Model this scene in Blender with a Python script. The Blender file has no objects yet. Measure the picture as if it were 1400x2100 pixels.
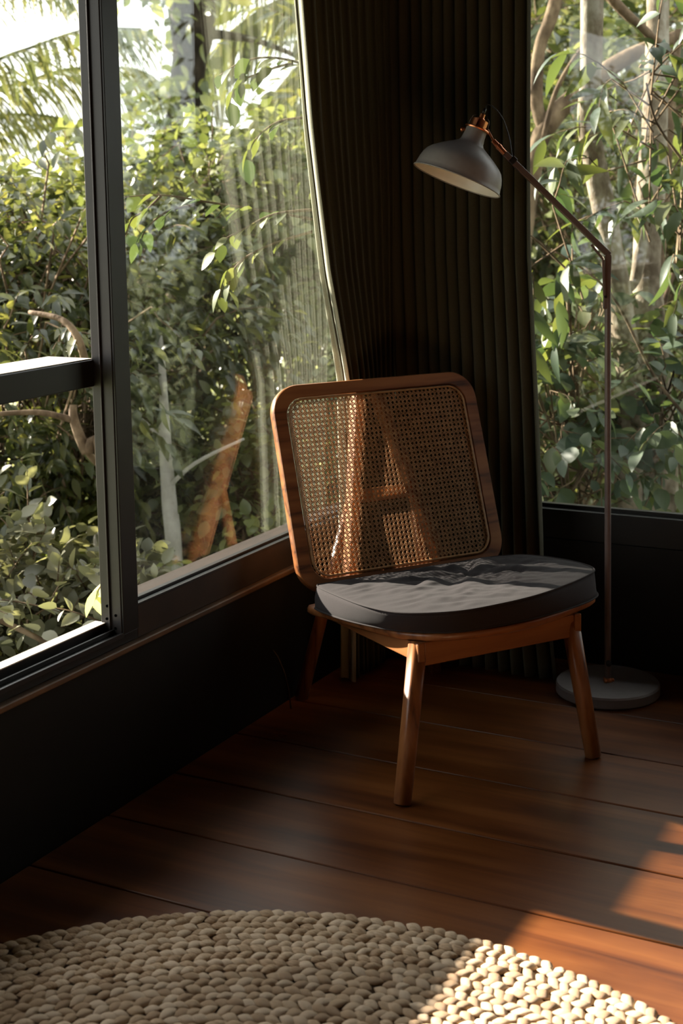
import bpy, bmesh, math, random
import numpy as np
from mathutils import Vector, Matrix, noise

scene = bpy.context.scene
COL = scene.collection

# ---------------------------------------------------------------- camera
CAM = np.array([0.0, 0.0, 1.354])
FPX, PPX, PPY = 2873.14, 700.0, 715.0
AX = np.array([[0.88356883, -0.03122496, 0.46725916],
               [0.46789843, 0.10024212, -0.87807891],
               [-0.01942107, 0.99447299, 0.10318092]])     # columns: camera axes in the room
cd = bpy.data.cameras.new('camera')
cam = bpy.data.objects.new('camera', cd)
COL.objects.link(cam)
cd.sensor_fit = 'AUTO'
cd.sensor_width = 36.0
cd.lens = FPX / 2100.0 * 36.0
cd.shift_y = -(1050.0 - PPY) / 2100.0
cd.clip_start, cd.clip_end = 0.05, 500
m = Matrix.Identity(4)
for r in range(3):
    for c in range(3):
        m[r][c] = AX[r, c]
    m[r][3] = CAM[r]
cam.matrix_world = m
cd.dof.use_dof = True
cd.dof.focus_distance = 3.35
cd.dof.aperture_fstop = 4.8
scene.camera = cam

# ---------------------------------------------------------------- world, sun, exposure
world = bpy.data.worlds.new('sky')
scene.world = world
world.use_nodes = True
bg = world.node_tree.nodes['Background']
bg.inputs['Color'].default_value = (0.97, 0.98, 0.96, 1)
bg.inputs['Strength'].default_value = 2.9
sd = bpy.data.lights.new('sun', 'SUN')
sd.energy = 31.0
sd.color = (1.0, 0.89, 0.75)
sd.angle = math.radians(0.9)
sun = bpy.data.objects.new('sun', sd)
COL.objects.link(sun)
sun.location = (-6, 2, 5)
sun.rotation_euler = Vector((1.0, -0.055, -0.392)).to_track_quat('-Z', 'Y').to_euler()
vs = scene.view_settings
vs.view_transform = 'Standard'
vs.look = 'None'
vs.exposure = 0.0
vs.gamma = 1.0
vs.use_curve_mapping = False
cy = scene.cycles
cy.max_bounces = 10
cy.diffuse_bounces = 5
cy.glossy_bounces = 4
cy.transmission_bounces = 6
cy.transparent_max_bounces = 12
cy.sample_clamp_indirect = 6.0
cy.caustics_reflective = False
cy.caustics_refractive = False

# ---------------------------------------------------------------- helpers
def nrm(v):
    v = np.asarray(v, float)
    return v / (np.linalg.norm(v) + 1e-12)

def at(px, py, dist):
    """point of the place seen at a pixel of the 1400x2100 photo, at a distance in metres"""
    d = AX @ np.array([px - PPX, -(py - PPY), -FPX])
    return CAM + nrm(d) * dist

def project(P):
    q = (np.asarray(P) - CAM) @ AX
    w = -q[..., 2]
    return PPX + FPX * q[..., 0] / w, PPY - FPX * q[..., 1] / w, w

class MB:
    def __init__(self):
        self.v, self.f = [], []
    def add(self, vs_, fs_):
        o = len(self.v)
        self.v += [tuple(map(float, p)) for p in vs_]
        self.f += [tuple(i + o for i in f) for f in fs_]
        return self
    def box(self, x0, x1, y0, y1, z0, z1):
        return self.add([(x0, y0, z0), (x1, y0, z0), (x1, y1, z0), (x0, y1, z0),
                         (x0, y0, z1), (x1, y0, z1), (x1, y1, z1), (x0, y1, z1)],
                        [(0, 3, 2, 1), (4, 5, 6, 7), (0, 1, 5, 4), (1, 2, 6, 5), (2, 3, 7, 6), (3, 0, 4, 7)])
    def beam(self, p0, p1, w0, d0, side, w1=None, d1=None):
        """bar from p0 to p1; w along 'side', d across"""
        w1 = w0 if w1 is None else w1
        d1 = d0 if d1 is None else d1
        p0, p1 = np.array(p0, float), np.array(p1, float)
        a = nrm(p1 - p0)
        s = np.array(side, float)
        s = nrm(s - a * (s @ a))
        t = np.cross(a, s)
        vs_ = []
        for p, w, d in ((p0, w0, d0), (p1, w1, d1)):
            for i, j in ((-1, -1), (1, -1), (1, 1), (-1, 1)):
                vs_.append(p + s * i * w / 2 + t * j * d / 2)
        return self.add(vs_, [(0, 3, 2, 1), (4, 5, 6, 7), (0, 1, 5, 4), (1, 2, 6, 5), (2, 3, 7, 6), (3, 0, 4, 7)])
    def tube(self, pts, radii, n=8, cap=True):
        pts = [np.array(p, float) for p in pts]
        if np.isscalar(radii):
            radii = [radii] * len(pts)
        ref = np.array([0.31, 0.77, 0.55])
        rings = []
        for i, p in enumerate(pts):
            a = nrm(pts[min(i + 1, len(pts) - 1)] - pts[max(i - 1, 0)])
            if i == 0:
                if abs(a @ ref) > .9:
                    ref = np.array([1.0, 0, 0])
                s = nrm(ref - a * (ref @ a))
            else:
                s = nrm(s - a * (s @ a))
            t = np.cross(a, s)
            rings.append([p + radii[i] * (s * math.cos(2 * math.pi * k / n) + t * math.sin(2 * math.pi * k / n)) for k in range(n)])
        vs_ = [q for r in rings for q in r]
        fs_ = []
        for i in range(len(pts) - 1):
            for k in range(n):
                fs_.append((i * n + k, i * n + (k + 1) % n, (i + 1) * n + (k + 1) % n, (i + 1) * n + k))
        if cap:
            fs_.append(tuple(range(n - 1, -1, -1)))
            fs_.append(tuple((len(pts) - 1) * n + k for k in range(n)))
        return self.add(vs_, fs_)
    def lathe(self, prof, origin, axis, n=40, close=False):
        """prof: (radius, along) pairs"""
        a = nrm(axis)
        s = nrm(np.cross(a, [0.2, 0.9, 0.1]))
        t = np.cross(a, s)
        o = np.array(origin, float)
        vs_, fs_ = [], []
        for r, h in prof:
            for k in range(n):
                th = 2 * math.pi * k / n
                vs_.append(o + a * h + (s * math.cos(th) + t * math.sin(th)) * r)
        L = len(prof)
        for i in range(L - 1 + (1 if close else 0)):
            for k in range(n):
                j = (i + 1) % L
                fs_.append((i * n + k, i * n + (k + 1) % n, j * n + (k + 1) % n, j * n + k))
        return self.add(vs_, fs_)
    def mesh(self, name, mat, smooth=False):
        me = bpy.data.meshes.new(name)
        me.from_pydata(self.v, [], self.f)
        me.validate()
        bm = bmesh.new()
        bm.from_mesh(me)
        bmesh.ops.recalc_face_normals(bm, faces=bm.faces)
        bm.to_mesh(me)
        bm.free()
        if mat:
            me.materials.append(mat)
        if smooth:
            me.polygons.foreach_set('use_smooth', [True] * len(me.polygons))
        return me
    def build(self, name, mat, parent=None, smooth=False, bevel=0, seg=2, autosmooth=False):
        o = bpy.data.objects.new(name, self.mesh(name, mat, smooth))
        COL.objects.link(o)
        if parent:
            o.parent = parent
        if bevel:
            b = o.modifiers.new('bevel', 'BEVEL')
            b.width = bevel
            b.segments = seg
            b.limit_method = 'ANGLE'
            b.angle_limit = math.radians(35)
            b.harden_normals = False
        return o

def tag(o, label=None, cat=None, group=None, kind=None):
    if label: o['label'] = label
    if cat: o['category'] = cat
    if group: o['group'] = group
    if kind: o['kind'] = kind
    return o

def empty(name, loc=(0, 0, 0), rz=0):
    o = bpy.data.objects.new(name, None)
    o.empty_display_size = 0.1
    COL.objects.link(o)
    o.location = loc
    o.rotation_euler = (0, 0, rz)
    return o

# ---------------------------------------------------------------- materials
def newmat(name):
    mt = bpy.data.materials.new(name)
    mt.use_nodes = True
    nt = mt.node_tree
    return mt, nt, nt.nodes['Principled BSDF'], nt.nodes['Material Output']

def node(nt, typ, **kw):
    nd = nt.nodes.new(typ)
    for k, v in kw.items():
        if k in nd.inputs:
            nd.inputs[k].default_value = v
        else:
            setattr(nd, k, v)
    return nd

def ramp(nt, fac, stops):
    r = nt.nodes.new('ShaderNodeValToRGB')
    els = r.color_ramp.elements
    while len(els) < len(stops):
        els.new(0.5)
    for e, (p, c) in zip(els, stops):
        e.position = p
        e.color = (c[0], c[1], c[2], 1)
    nt.links.new(fac, r.inputs[0])
    return r.outputs[0]

def coords(nt, scale, kind='Object', rot=(0, 0, 0)):
    tc = nt.nodes.new('ShaderNodeTexCoord')
    mp = nt.nodes.new('ShaderNodeMapping')
    mp.inputs['Scale'].default_value = scale
    mp.inputs['Rotation'].default_value = rot
    nt.links.new(tc.outputs[kind], mp.inputs[0])
    return mp.outputs[0]

def add_bump(nt, bsdf, height, strength=0.3, dist=0.002):
    b = node(nt, 'ShaderNodeBump', Strength=strength, Distance=dist)
    nt.links.new(height, b.inputs['Height'])
    nt.links.new(b.outputs[0], bsdf.inputs['Normal'])

def plain(name, col, rough=0.5, metal=0.0, nscale=30, var=0.15, bump=0.0, spec=0.5):
    mt, nt, b, out = newmat(name)
    co = coords(nt, (nscale,) * 3)
    nz = node(nt, 'ShaderNodeTexNoise', Scale=1.0, Detail=4.0)
    nt.links.new(co, nz.inputs['Vector'])
    lo = [c * (1 - var) for c in col]
    hi = [min(1, c * (1 + var)) for c in col]
    nt.links.new(ramp(nt, nz.outputs['Fac'], [(0.3, lo), (0.7, hi)]), b.inputs['Base Color'])
    b.inputs['Roughness'].default_value = rough
    b.inputs['Metallic'].default_value = metal
    b.inputs['Specular IOR Level'].default_value = spec
    if bump:
        add_bump(nt, b, nz.outputs['Fac'], bump)
    return mt

def wood(name, dark, mid, light, axis, rough=0.35, ring=14.0, stretch=0.09, bump=0.15, spec=0.5):
    """grain runs along the object axis given"""
    mt, nt, b, out = newmat(name)
    sc = [ring, ring, ring]
    sc['xyz'.index(axis)] = ring * stretch
    co = coords(nt, sc)
    rnd = nt.nodes.new('ShaderNodeObjectInfo')
    vm = nt.nodes.new('ShaderNodeVectorMath')
    vm.operation = 'ADD'
    sv = nt.nodes.new('ShaderNodeVectorMath')
    sv.operation = 'SCALE'
    cx = nt.nodes.new('ShaderNodeCombineXYZ')
    for i in range(3):
        nt.links.new(rnd.outputs['Random'], cx.inputs[i])
    nt.links.new(cx.outputs[0], sv.inputs[0])
    sv.inputs['Scale'].default_value = 37.0
    nt.links.new(co, vm.inputs[0])
    nt.links.new(sv.outputs[0], vm.inputs[1])
    n1 = node(nt, 'ShaderNodeTexNoise', Scale=0.6, Detail=3.0, Distortion=0.4)
    nt.links.new(vm.outputs[0], n1.inputs['Vector'])
    ml = nt.nodes.new('ShaderNodeMath')
    ml.operation = 'MULTIPLY'
    ml.inputs[1].default_value = 9.0
    nt.links.new(n1.outputs['Fac'], ml.inputs[0])
    fr = nt.nodes.new('ShaderNodeMath')
    fr.operation = 'PINGPONG'
    fr.inputs[1].default_value = 1.0
    nt.links.new(ml.outputs[0], fr.inputs[0])
    n2 = node(nt, 'ShaderNodeTexNoise', Scale=6.0, Detail=5.0)
    nt.links.new(vm.outputs[0], n2.inputs['Vector'])
    mx = nt.nodes.new('ShaderNodeMath')
    mx.operation = 'MULTIPLY_ADD'
    nt.links.new(fr.outputs[0], mx.inputs[0])
    mx.inputs[1].default_value = 0.55
    m2 = nt.nodes.new('ShaderNodeMath')
    m2.operation = 'MULTIPLY'
    m2.inputs[1].default_value = 0.6
    nt.links.new(n2.outputs['Fac'], m2.inputs[0])
    nt.links.new(m2.outputs[0], mx.inputs[2])
    nt.links.new(ramp(nt, mx.outputs[0], [(0.22, dark), (0.42, mid), (0.8, light)]), b.inputs['Base Color'])
    b.inputs['Roughness'].default_value = rough
    b.inputs['Specular IOR Level'].default_value = spec
    if bump:
        add_bump(nt, b, mx.outputs[0], bump, 0.001)
    return mt

TD, TM, TL = (0.062, 0.019, 0.007), (0.21, 0.072, 0.022), (0.31, 0.122, 0.041)
M_WX = wood('teak_x', TD, TM, TL, 'x')
M_WY = wood('teak_y', TD, TM, TL, 'y')
M_WZ = wood('teak_z', TD, TM, TL, 'z', ring=22)
M_DARK = plain('dark_painted_frame', (0.007, 0.0062, 0.0055), 0.42, nscale=14, var=0.25, bump=0.05, spec=0.4)
M_DARKW = plain('dark_painted_wall', (0.006, 0.0056, 0.0045), 0.6, nscale=6, var=0.3, bump=0.08, spec=0.25)
M_SILL = plain('worn_brown_frame', (0.026, 0.015, 0.009), 0.5, nscale=10, var=0.3, bump=0.05, spec=0.35)
M_TRIM = plain('brown_ledge_strip', (0.11, 0.06, 0.03), 0.45, nscale=12, var=0.3)
M_CEIL = plain('dark_ceiling', (0.05, 0.035, 0.025), 0.7)
M_ALU = plain('grey_anodised_jamb', (0.017, 0.0145, 0.0145), 0.42, nscale=40, var=0.15, spec=0.4)
M_PALE = plain('pale_highlight_strip', (0.45, 0.42, 0.37), 0.5, nscale=30, var=0.25)  # pale tone stands in for the bright sunlit rail tops
M_HOLE = plain('black_hole', (0.002, 0.002, 0.002), 0.9, spec=0.0)
M_GREY = plain('grey_lamp_paint', (0.25, 0.222, 0.215), 0.42, nscale=60, var=0.06)
M_POLE = plain('brown_grey_pole_paint', (0.15, 0.11, 0.10), 0.4, nscale=60, var=0.08)
M_WHITE = plain('white_enamel', (0.78, 0.72, 0.66), 0.3, nscale=40, var=0.03)
M_COPPER = plain('brushed_copper', (0.78, 0.30, 0.14), 0.3, metal=1.0, nscale=80, var=0.1)
M_BLACK = plain('black_plastic', (0.008, 0.008, 0.008), 0.45)
M_GROUND = plain('sunlit_undergrowth', (0.20, 0.21, 0.10), 0.9, nscale=3, var=0.5, bump=0.4)

def floor_mat():
    mt, nt, b, out = newmat('red_brown_floorboards')
    co = coords(nt, (1.1, 14, 14))
    oi = nt.nodes.new('ShaderNodeObjectInfo')
    cx = nt.nodes.new('ShaderNodeCombineXYZ')
    for i in range(3):
        nt.links.new(oi.outputs['Random'], cx.inputs[i])
    sv = nt.nodes.new('ShaderNodeVectorMath'); sv.operation = 'SCALE'
    sv.inputs['Scale'].default_value = 53.0
    nt.links.new(cx.outputs[0], sv.inputs[0])
    va = nt.nodes.new('ShaderNodeVectorMath'); va.operation = 'ADD'
    nt.links.new(co, va.inputs[0]); nt.links.new(sv.outputs[0], va.inputs[1])
    n1 = node(nt, 'ShaderNodeTexNoise', Scale=0.9, Detail=6.0, Roughness=0.6, Distortion=0.6)
    nt.links.new(va.outputs[0], n1.inputs['Vector'])
    n2 = node(nt, 'ShaderNodeTexNoise', Scale=2.2, Detail=3.0)
    co2 = coords(nt, (1.2, 2.2, 2))
    nt.links.new(co2, n2.inputs['Vector'])
    col1 = ramp(nt, n1.outputs['Fac'], [(0.28, (0.056, 0.0135, 0.0035)), (0.5, (0.150, 0.045, 0.010)), (0.75, (0.25, 0.090, 0.022))])
    col2 = ramp(nt, n2.outputs['Fac'], [(0.3, (0.55, 0.5, 0.45)), (0.62, (1, 1, 1))])
    mx = nt.nodes.new('ShaderNodeMix'); mx.data_type = 'RGBA'; mx.blend_type = 'MULTIPLY'
    mx.inputs['Factor'].default_value = 1.0
    nt.links.new(col1, mx.inputs['A']); nt.links.new(col2, mx.inputs['B'])
    nt.links.new(mx.outputs['Result'], b.inputs['Base Color'])
    rr = nt.nodes.new('ShaderNodeMapRange')
    rr.inputs['To Min'].default_value = 0.20; rr.inputs['To Max'].default_value = 0.50
    nt.links.new(n2.outputs['Fac'], rr.inputs['Value'])
    nt.links.new(rr.outputs[0], b.inputs['Roughness'])
    b.inputs['Specular IOR Level'].default_value = 0.3
    add_bump(nt, b, n1.outputs['Fac'], 0.25, 0.0015)
    return mt
M_FLOOR = floor_mat()

def cloth_mat(name, col, transl, weave=900.0, bump=0.25, sheen=0.03):
    mt, nt, b, out = newmat(name)
    co = coords(nt, (1, 1, 1))
    n1 = node(nt, 'ShaderNodeTexNoise', Scale=weave, Detail=2.0)
    nt.links.new(co, n1.inputs['Vector'])
    nt.links.new(ramp(nt, n1.outputs['Fac'], [(0.25, [c * 0.7 for c in col]), (0.75, [c * 1.25 for c in col])]), b.inputs['Base Color'])
    b.inputs['Roughness'].default_value = 0.9
    b.inputs['Specular IOR Level'].default_value = 0.1
    b.inputs['Sheen Weight'].default_value = sheen
    add_bump(nt, b, n1.outputs['Fac'], bump, 0.0006)
    if transl:
        tr = nt.nodes.new('ShaderNodeBsdfTranslucent')
        tr.inputs['Color'].default_value = (*[c * 1.1 for c in col], 1)
        mx = nt.nodes.new('ShaderNodeMixShader')
        mx.inputs[0].default_value = transl
        nt.links.new(b.outputs[0], mx.inputs[1])
        nt.links.new(tr.outputs[0], mx.inputs[2])
        nt.links.new(mx.outputs[0], out.inputs['Surface'])
    return mt
M_CURT = cloth_mat('olive_grey_curtain_linen', (0.115, 0.111, 0.078), 0.30, 500)
M_BOUNCE = cloth_mat('pale_bounce_cloth', (0.55, 0.54, 0.44), 0.40, 500)  # cloth of the layer added to brighten the pane reflection
M_CUSH = cloth_mat('charcoal_cotton', (0.030, 0.025, 0.0265), 0.0, 700)
M_PIPE = cloth_mat('charcoal_piping', (0.033, 0.028, 0.029), 0.0, 700)

def glass_mat():
    mt, nt, b, out = newmat('window_glass')
    nt.nodes.remove(b)
    tr = nt.nodes.new('ShaderNodeBsdfTransparent')
    tr.inputs['Color'].default_value = (0.93, 0.95, 0.94, 1)
    gl = nt.nodes.new('ShaderNodeBsdfGlossy')
    gl.inputs['Roughness'].default_value = 0.0
    lw = nt.nodes.new('ShaderNodeLayerWeight')
    lw.inputs['Blend'].default_value = 0.5
    pw = nt.nodes.new('ShaderNodeMath'); pw.operation = 'POWER'
    nt.links.new(lw.outputs['Facing'], pw.inputs[0]); pw.inputs[1].default_value = 4.0
    fr = nt.nodes.new('ShaderNodeMath'); fr.operation = 'MULTIPLY_ADD'
    nt.links.new(pw.outputs[0], fr.inputs[0]); fr.inputs[1].default_value = 0.8; fr.inputs[2].default_value = 0.042
    nz = node(nt, 'ShaderNodeTexNoise', Scale=1.2, Detail=1.0)
    nt.links.new(coords(nt, (1, 1, 1)), nz.inputs['Vector'])
    bp = node(nt, 'ShaderNodeBump', Strength=0.06, Distance=0.01)
    nt.links.new(nz.outputs['Fac'], bp.inputs['Height'])
    nt.links.new(bp.outputs[0], gl.inputs['Normal'])
    mx = nt.nodes.new('ShaderNodeMixShader')
    nt.links.new(fr.outputs[0], mx.inputs[0])
    nt.links.new(tr.outputs[0], mx.inputs[1])
    nt.links.new(gl.outputs[0], mx.inputs[2])
    # thin film of dust
    df = nt.nodes.new('ShaderNodeBsdfDiffuse')
    df.inputs['Color'].default_value = (0.7, 0.7, 0.68, 1)
    n2 = node(nt, 'ShaderNodeTexNoise', Scale=5.0, Detail=6.0, Roughness=0.7)
    nt.links.new(coords(nt, (1, 1.0, 0.35)), n2.inputs['Vector'])
    mr = nt.nodes.new('ShaderNodeMapRange')
    mr.inputs['From Min'].default_value = 0.4; mr.inputs['From Max'].default_value = 0.8
    mr.inputs['To Min'].default_value = 0.007; mr.inputs['To Max'].default_value = 0.025
    nt.links.new(n2.outputs['Fac'], mr.inputs['Value'])
    m2 = nt.nodes.new('ShaderNodeMixShader')
    nt.links.new(mr.outputs[0], m2.inputs[0])
    nt.links.new(mx.outputs[0], m2.inputs[1])
    nt.links.new(df.outputs[0], m2.inputs[2])
    nt.links.new(m2.outputs[0], out.inputs['Surface'])
    return mt
M_GLASS = glass_mat()

def cane_mat():
    mt, nt, b, out = newmat('natural_cane')
    n1 = node(nt, 'ShaderNodeTexNoise', Scale=60.0, Detail=3.0)
    nt.links.new(coords(nt, (1, 1, 1)), n1.inputs['Vector'])
    nt.links.new(ramp(nt, n1.outputs['Fac'], [(0.3, (0.30, 0.15, 0.06)), (0.7, (0.52, 0.29, 0.13))]), b.inputs['Base Color'])
    b.inputs['Roughness'].default_value = 0.4
    tr = nt.nodes.new('ShaderNodeBsdfTranslucent')
    tr.inputs['Color'].default_value = (0.55, 0.24, 0.08, 1)
    mx = nt.nodes.new('ShaderNodeMixShader')
    mx.inputs[0].default_value = 0.12
    nt.links.new(b.outputs[0], mx.inputs[1]); nt.links.new(tr.outputs[0], mx.inputs[2])
    nt.links.new(mx.outputs[0], out.inputs['Surface'])
    return mt
M_CANE = cane_mat()

def rug_mat():
    mt, nt, b, out = newmat('braided_water_hyacinth')
    oi = nt.nodes.new('ShaderNodeObjectInfo')
    at_ = nt.nodes.new('ShaderNodeAttribute'); at_.attribute_name = 'rnd'
    ad = nt.nodes.new('ShaderNodeMath'); ad.operation = 'ADD'
    nt.links.new(oi.outputs['Random'], ad.inputs[0]); nt.links.new(at_.outputs['Fac'], ad.inputs[1])
    fr = nt.nodes.new('ShaderNodeMath'); fr.operation = 'FRACT'
    nt.links.new(ad.outputs[0], fr.inputs[0])
    n1 = node(nt, 'ShaderNodeTexNoise', Scale=1.0, Detail=4.0)
    nt.links.new(coords(nt, (60, 420, 420)), n1.inputs['Vector'])
    ml = nt.nodes.new('ShaderNodeMath'); ml.operation = 'MULTIPLY_ADD'
    nt.links.new(fr.outputs[0], ml.inputs[0]); ml.inputs[1].default_value = 0.55
    nt.links.new(n1.outputs['Fac'], ml.inputs[2])
    nt.links.new(ramp(nt, ml.outputs[0], [(0.35, (0.33, 0.205, 0.115)), (0.7, (0.55, 0.385, 0.235)), (1.0, (0.70, 0.54, 0.375))]), b.inputs['Base Color'])
    b.inputs['Roughness'].default_value = 0.6
    b.inputs['Specular IOR Level'].default_value = 0.3
    add_bump(nt, b, n1.outputs['Fac'], 0.5, 0.002)
    return mt
M_RUG = rug_mat()

def bark_mat(name, c0, c1, c2, scale=9.0):
    mt, nt, b, out = newmat(name)
    co = coords(nt, (scale, scale, scale * 0.6))
    n1 = node(nt, 'ShaderNodeTexNoise', Scale=1.0, Detail=6.0, Roughness=0.65)
    nt.links.new(co, n1.inputs['Vector'])
    n2 = node(nt, 'ShaderNodeTexNoise', Scale=3.5, Detail=4.0)
    nt.links.new(co, n2.inputs['Vector'])
    nt.links.new(ramp(nt, n1.outputs['Fac'], [(0.36, c0), (0.5, c1), (0.62, c2)]), b.inputs['Base Color'])
    b.inputs['Roughness'].default_value = 0.85
    b.inputs['Specular IOR Level'].default_value = 0.15
    add_bump(nt, b, n2.outputs['Fac'], 0.6, 0.01)
    return mt
M_BARKG = bark_mat('grey_lichen_bark', (0.10, 0.075, 0.05), (0.22, 0.18, 0.13), (0.36, 0.33, 0.27))
M_BARKB = bark_mat('brown_bark', (0.05, 0.033, 0.02), (0.13, 0.09, 0.055), (0.22, 0.16, 0.10))
M_BARKD = bark_mat('dark_bark', (0.012, 0.009, 0.007), (0.030, 0.022, 0.016), (0.055, 0.042, 0.03))  # darkest of the bark tones
M_BARKP = bark_mat('pale_bark', (0.26, 0.24, 0.21), (0.42, 0.40, 0.36), (0.55, 0.53, 0.48), 5)

def leaf_mat(name, lo, mid, hi, transl=0.4, rough=0.38, tcol=None, spec=0.5):
    mt, nt, b, out = newmat(name)
    oi = nt.nodes.new('ShaderNodeObjectInfo')
    at_ = nt.nodes.new('ShaderNodeAttribute'); at_.attribute_name = 'rnd'
    ad = nt.nodes.new('ShaderNodeMath'); ad.operation = 'ADD'
    nt.links.new(oi.outputs['Random'], ad.inputs[0]); nt.links.new(at_.outputs['Fac'], ad.inputs[1])
    fr = nt.nodes.new('ShaderNodeMath'); fr.operation = 'FRACT'
    nt.links.new(ad.outputs[0], fr.inputs[0])
    c = ramp(nt, fr.outputs[0], [(0.0, lo), (0.55, mid), (1.0, hi)])
    nt.links.new(c, b.inputs['Base Color'])
    b.inputs['Roughness'].default_value = rough
    b.inputs['Specular IOR Level'].default_value = spec
    tr = nt.nodes.new('ShaderNodeBsdfTranslucent')
    hs = nt.nodes.new('ShaderNodeMix'); hs.data_type = 'RGBA'; hs.blend_type = 'MULTIPLY'
    hs.inputs['Factor'].default_value = 1.0
    hs.inputs['B'].default_value = (*(tcol or (2.0, 1.75, 0.6)), 1)
    nt.links.new(c, hs.inputs['A'])
    nt.links.new(hs.outputs['Result'], tr.inputs['Color'])
    mx = nt.nodes.new('ShaderNodeMixShader')
    mx.inputs[0].default_value = transl
    nt.links.new(b.outputs[0], mx.inputs[1]); nt.links.new(tr.outputs[0], mx.inputs[2])
    nt.links.new(mx.outputs[0], out.inputs['Surface'])
    return mt
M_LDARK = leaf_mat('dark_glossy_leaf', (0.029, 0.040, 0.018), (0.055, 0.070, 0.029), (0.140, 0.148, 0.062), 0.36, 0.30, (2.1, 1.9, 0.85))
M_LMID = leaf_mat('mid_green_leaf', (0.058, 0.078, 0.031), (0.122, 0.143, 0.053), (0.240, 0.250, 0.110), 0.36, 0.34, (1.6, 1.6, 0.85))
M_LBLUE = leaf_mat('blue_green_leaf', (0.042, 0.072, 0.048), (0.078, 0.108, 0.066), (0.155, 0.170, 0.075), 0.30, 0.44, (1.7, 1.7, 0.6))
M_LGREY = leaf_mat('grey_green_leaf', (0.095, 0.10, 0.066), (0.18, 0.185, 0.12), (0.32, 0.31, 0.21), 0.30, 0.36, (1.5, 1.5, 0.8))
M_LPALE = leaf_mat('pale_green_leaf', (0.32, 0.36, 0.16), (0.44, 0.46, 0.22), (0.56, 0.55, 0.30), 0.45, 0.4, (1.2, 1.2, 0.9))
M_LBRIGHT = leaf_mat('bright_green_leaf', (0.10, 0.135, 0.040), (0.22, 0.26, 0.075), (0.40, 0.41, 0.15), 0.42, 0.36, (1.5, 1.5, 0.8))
M_LPALM = leaf_mat('palm_leaflet', (0.10, 0.125, 0.060), (0.17, 0.19, 0.085), (0.30, 0.28, 0.13), 0.4, 0.35, (1.3, 1.3, 0.8))
M_LFAR = leaf_mat('far_leaf', (0.085, 0.108, 0.056), (0.165, 0.186, 0.095), (0.30, 0.31, 0.18), 0.4, 0.42, (1.6, 1.5, 0.85))

# ---------------------------------------------------------------- the room
XW, YB = -1.90, 3.86           # left wall plane, back wall plane
XR, YF, ZC = 2.6, -2.2, 2.75   # right wall, wall behind the camera, ceiling
rnd = random.Random(4)

fl = MB().box(XW - 0.15, XR, YF, YB + 0.12, -0.09, -0.030).build('floor', M_DARKW)
tag(fl, 'wide red-brown wooden floorboards with a worn sheen', kind='structure')
joints = [1.609, 1.877, 2.145, 2.411, 2.672, 2.948, 3.223, 3.49, YB]
y = 1.609
while y > YF:
    y -= 0.268
    joints.insert(0, max(y, YF))
for i in range(len(joints) - 1):
    y0, y1 = joints[i], joints[i + 1]
    cuts = [XW - 0.0, XR]
    cuts.insert(1, rnd.uniform(0.4, 1.9))
    for j in range(len(cuts) - 1):
        dz = rnd.uniform(-0.0012, 0.0)
        b_ = MB().box(cuts[j] + 0.0012, cuts[j + 1] - 0.0012, y0 + 0.0022, y1 - 0.0022, -0.028, dz)
        b_.build('floorboard', M_FLOOR, fl, bevel=0.0025, seg=2)

ce = MB().box(XW - 0.15, XR, YF, YB + 0.15, ZC, ZC + 0.1).build('ceiling', M_CEIL)
tag(ce, 'dark timber ceiling above the corner', kind='structure')
wr_ = MB().box(XR, XR + 0.1, YF, YB + 0.12, -0.09, ZC).build('wall_right', M_CEIL)
tag(wr_, 'dark wall on the far right', kind='structure')
wf = MB().box(XW - 0.15, XR + 0.1, YF - 0.1, YF, -0.09, ZC).build('wall_front', M_CEIL)
tag(wf, 'dark wall behind the viewer', kind='structure')

# left wall: low wall under the windows, header above, blind part towards the viewer
YM0, YM1 = 2.490, 2.547        # window post between sliding and fixed window
YS0 = 0.55                     # near end of sliding window opening
wl = MB()
wl.box(XW - 0.12, XW, YF, YB + 0.12, -0.09, 0.352)
wl.box(XW - 0.12, XW, YF, YB + 0.12, 2.15, ZC)
wl.box(XW - 0.12, XW, YF, YS0, 0.352, 2.15)
wl = wl.build('wall_left', M_DARKW)
tag(wl, 'near-black low wall under the big side window', kind='structure')
tr1 = MB().box(XW - 0.01, XW + 0.016, YF, YB, 0.352, 0.368).build('trim_1', M_TRIM, None, bevel=0.004)
tag(tr1, 'thin brown ledge strip running under the side window', kind='structure')

# sliding window opening
w1 = MB()
w1.box(XW - 0.06, XW, YS0, YM1, 0.368, 0.392)                        # bottom track base
w1.box(XW - 0.06, XW - 0.0, YS0, YM1, 2.10, 2.15)
w1.box(XW - 0.115, XW, YS0, YS0 + 0.06, 0.39, 2.10)
w1 = w1.build('window_1', M_DARK, None, bevel=0.002)
tag(w1, 'open sliding window with a dark frame and low track', kind='structure')
MB().box(XW - 0.004, XW + 0.0025, YS0, YM0, 0.385, 0.396).build('track_lip', M_ALU, w1, bevel=0.0006)
MB().box(XW - 0.052, XW - 0.046, YS0, YM0 - 0.0, 0.392, 0.413).build('track_rail', M_ALU, w1, bevel=0.0008)
MB().box(XW - 0.026, XW - 0.021, YS0, YM0 - 0.0, 0.392, 0.402).build('track_rail', M_ALU, w1, bevel=0.0008)
rail = MB().box(XW - 0.090, XW - 0.052, YS0 + 0.06, YM0 + .004, 0.957, 1.017)
rail.build('cross_rail', M_DARK, w1, bevel=0.002)
MB().box(XW - 0.185, XW - 0.060, YS0 + 0.06, YM0 + .003, 1.0165, 1.0195).build('highlight_cap', M_PALE, w1)  # pale strip added as the sunlit highlight along the cross rail
MB().box(XW - 0.076, XW - 0.0455, YS0, YM0 - .0005, 0.4125, 0.4150).build('highlight_cap', M_PALE, w1)  # same pale highlight strip along the track
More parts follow.
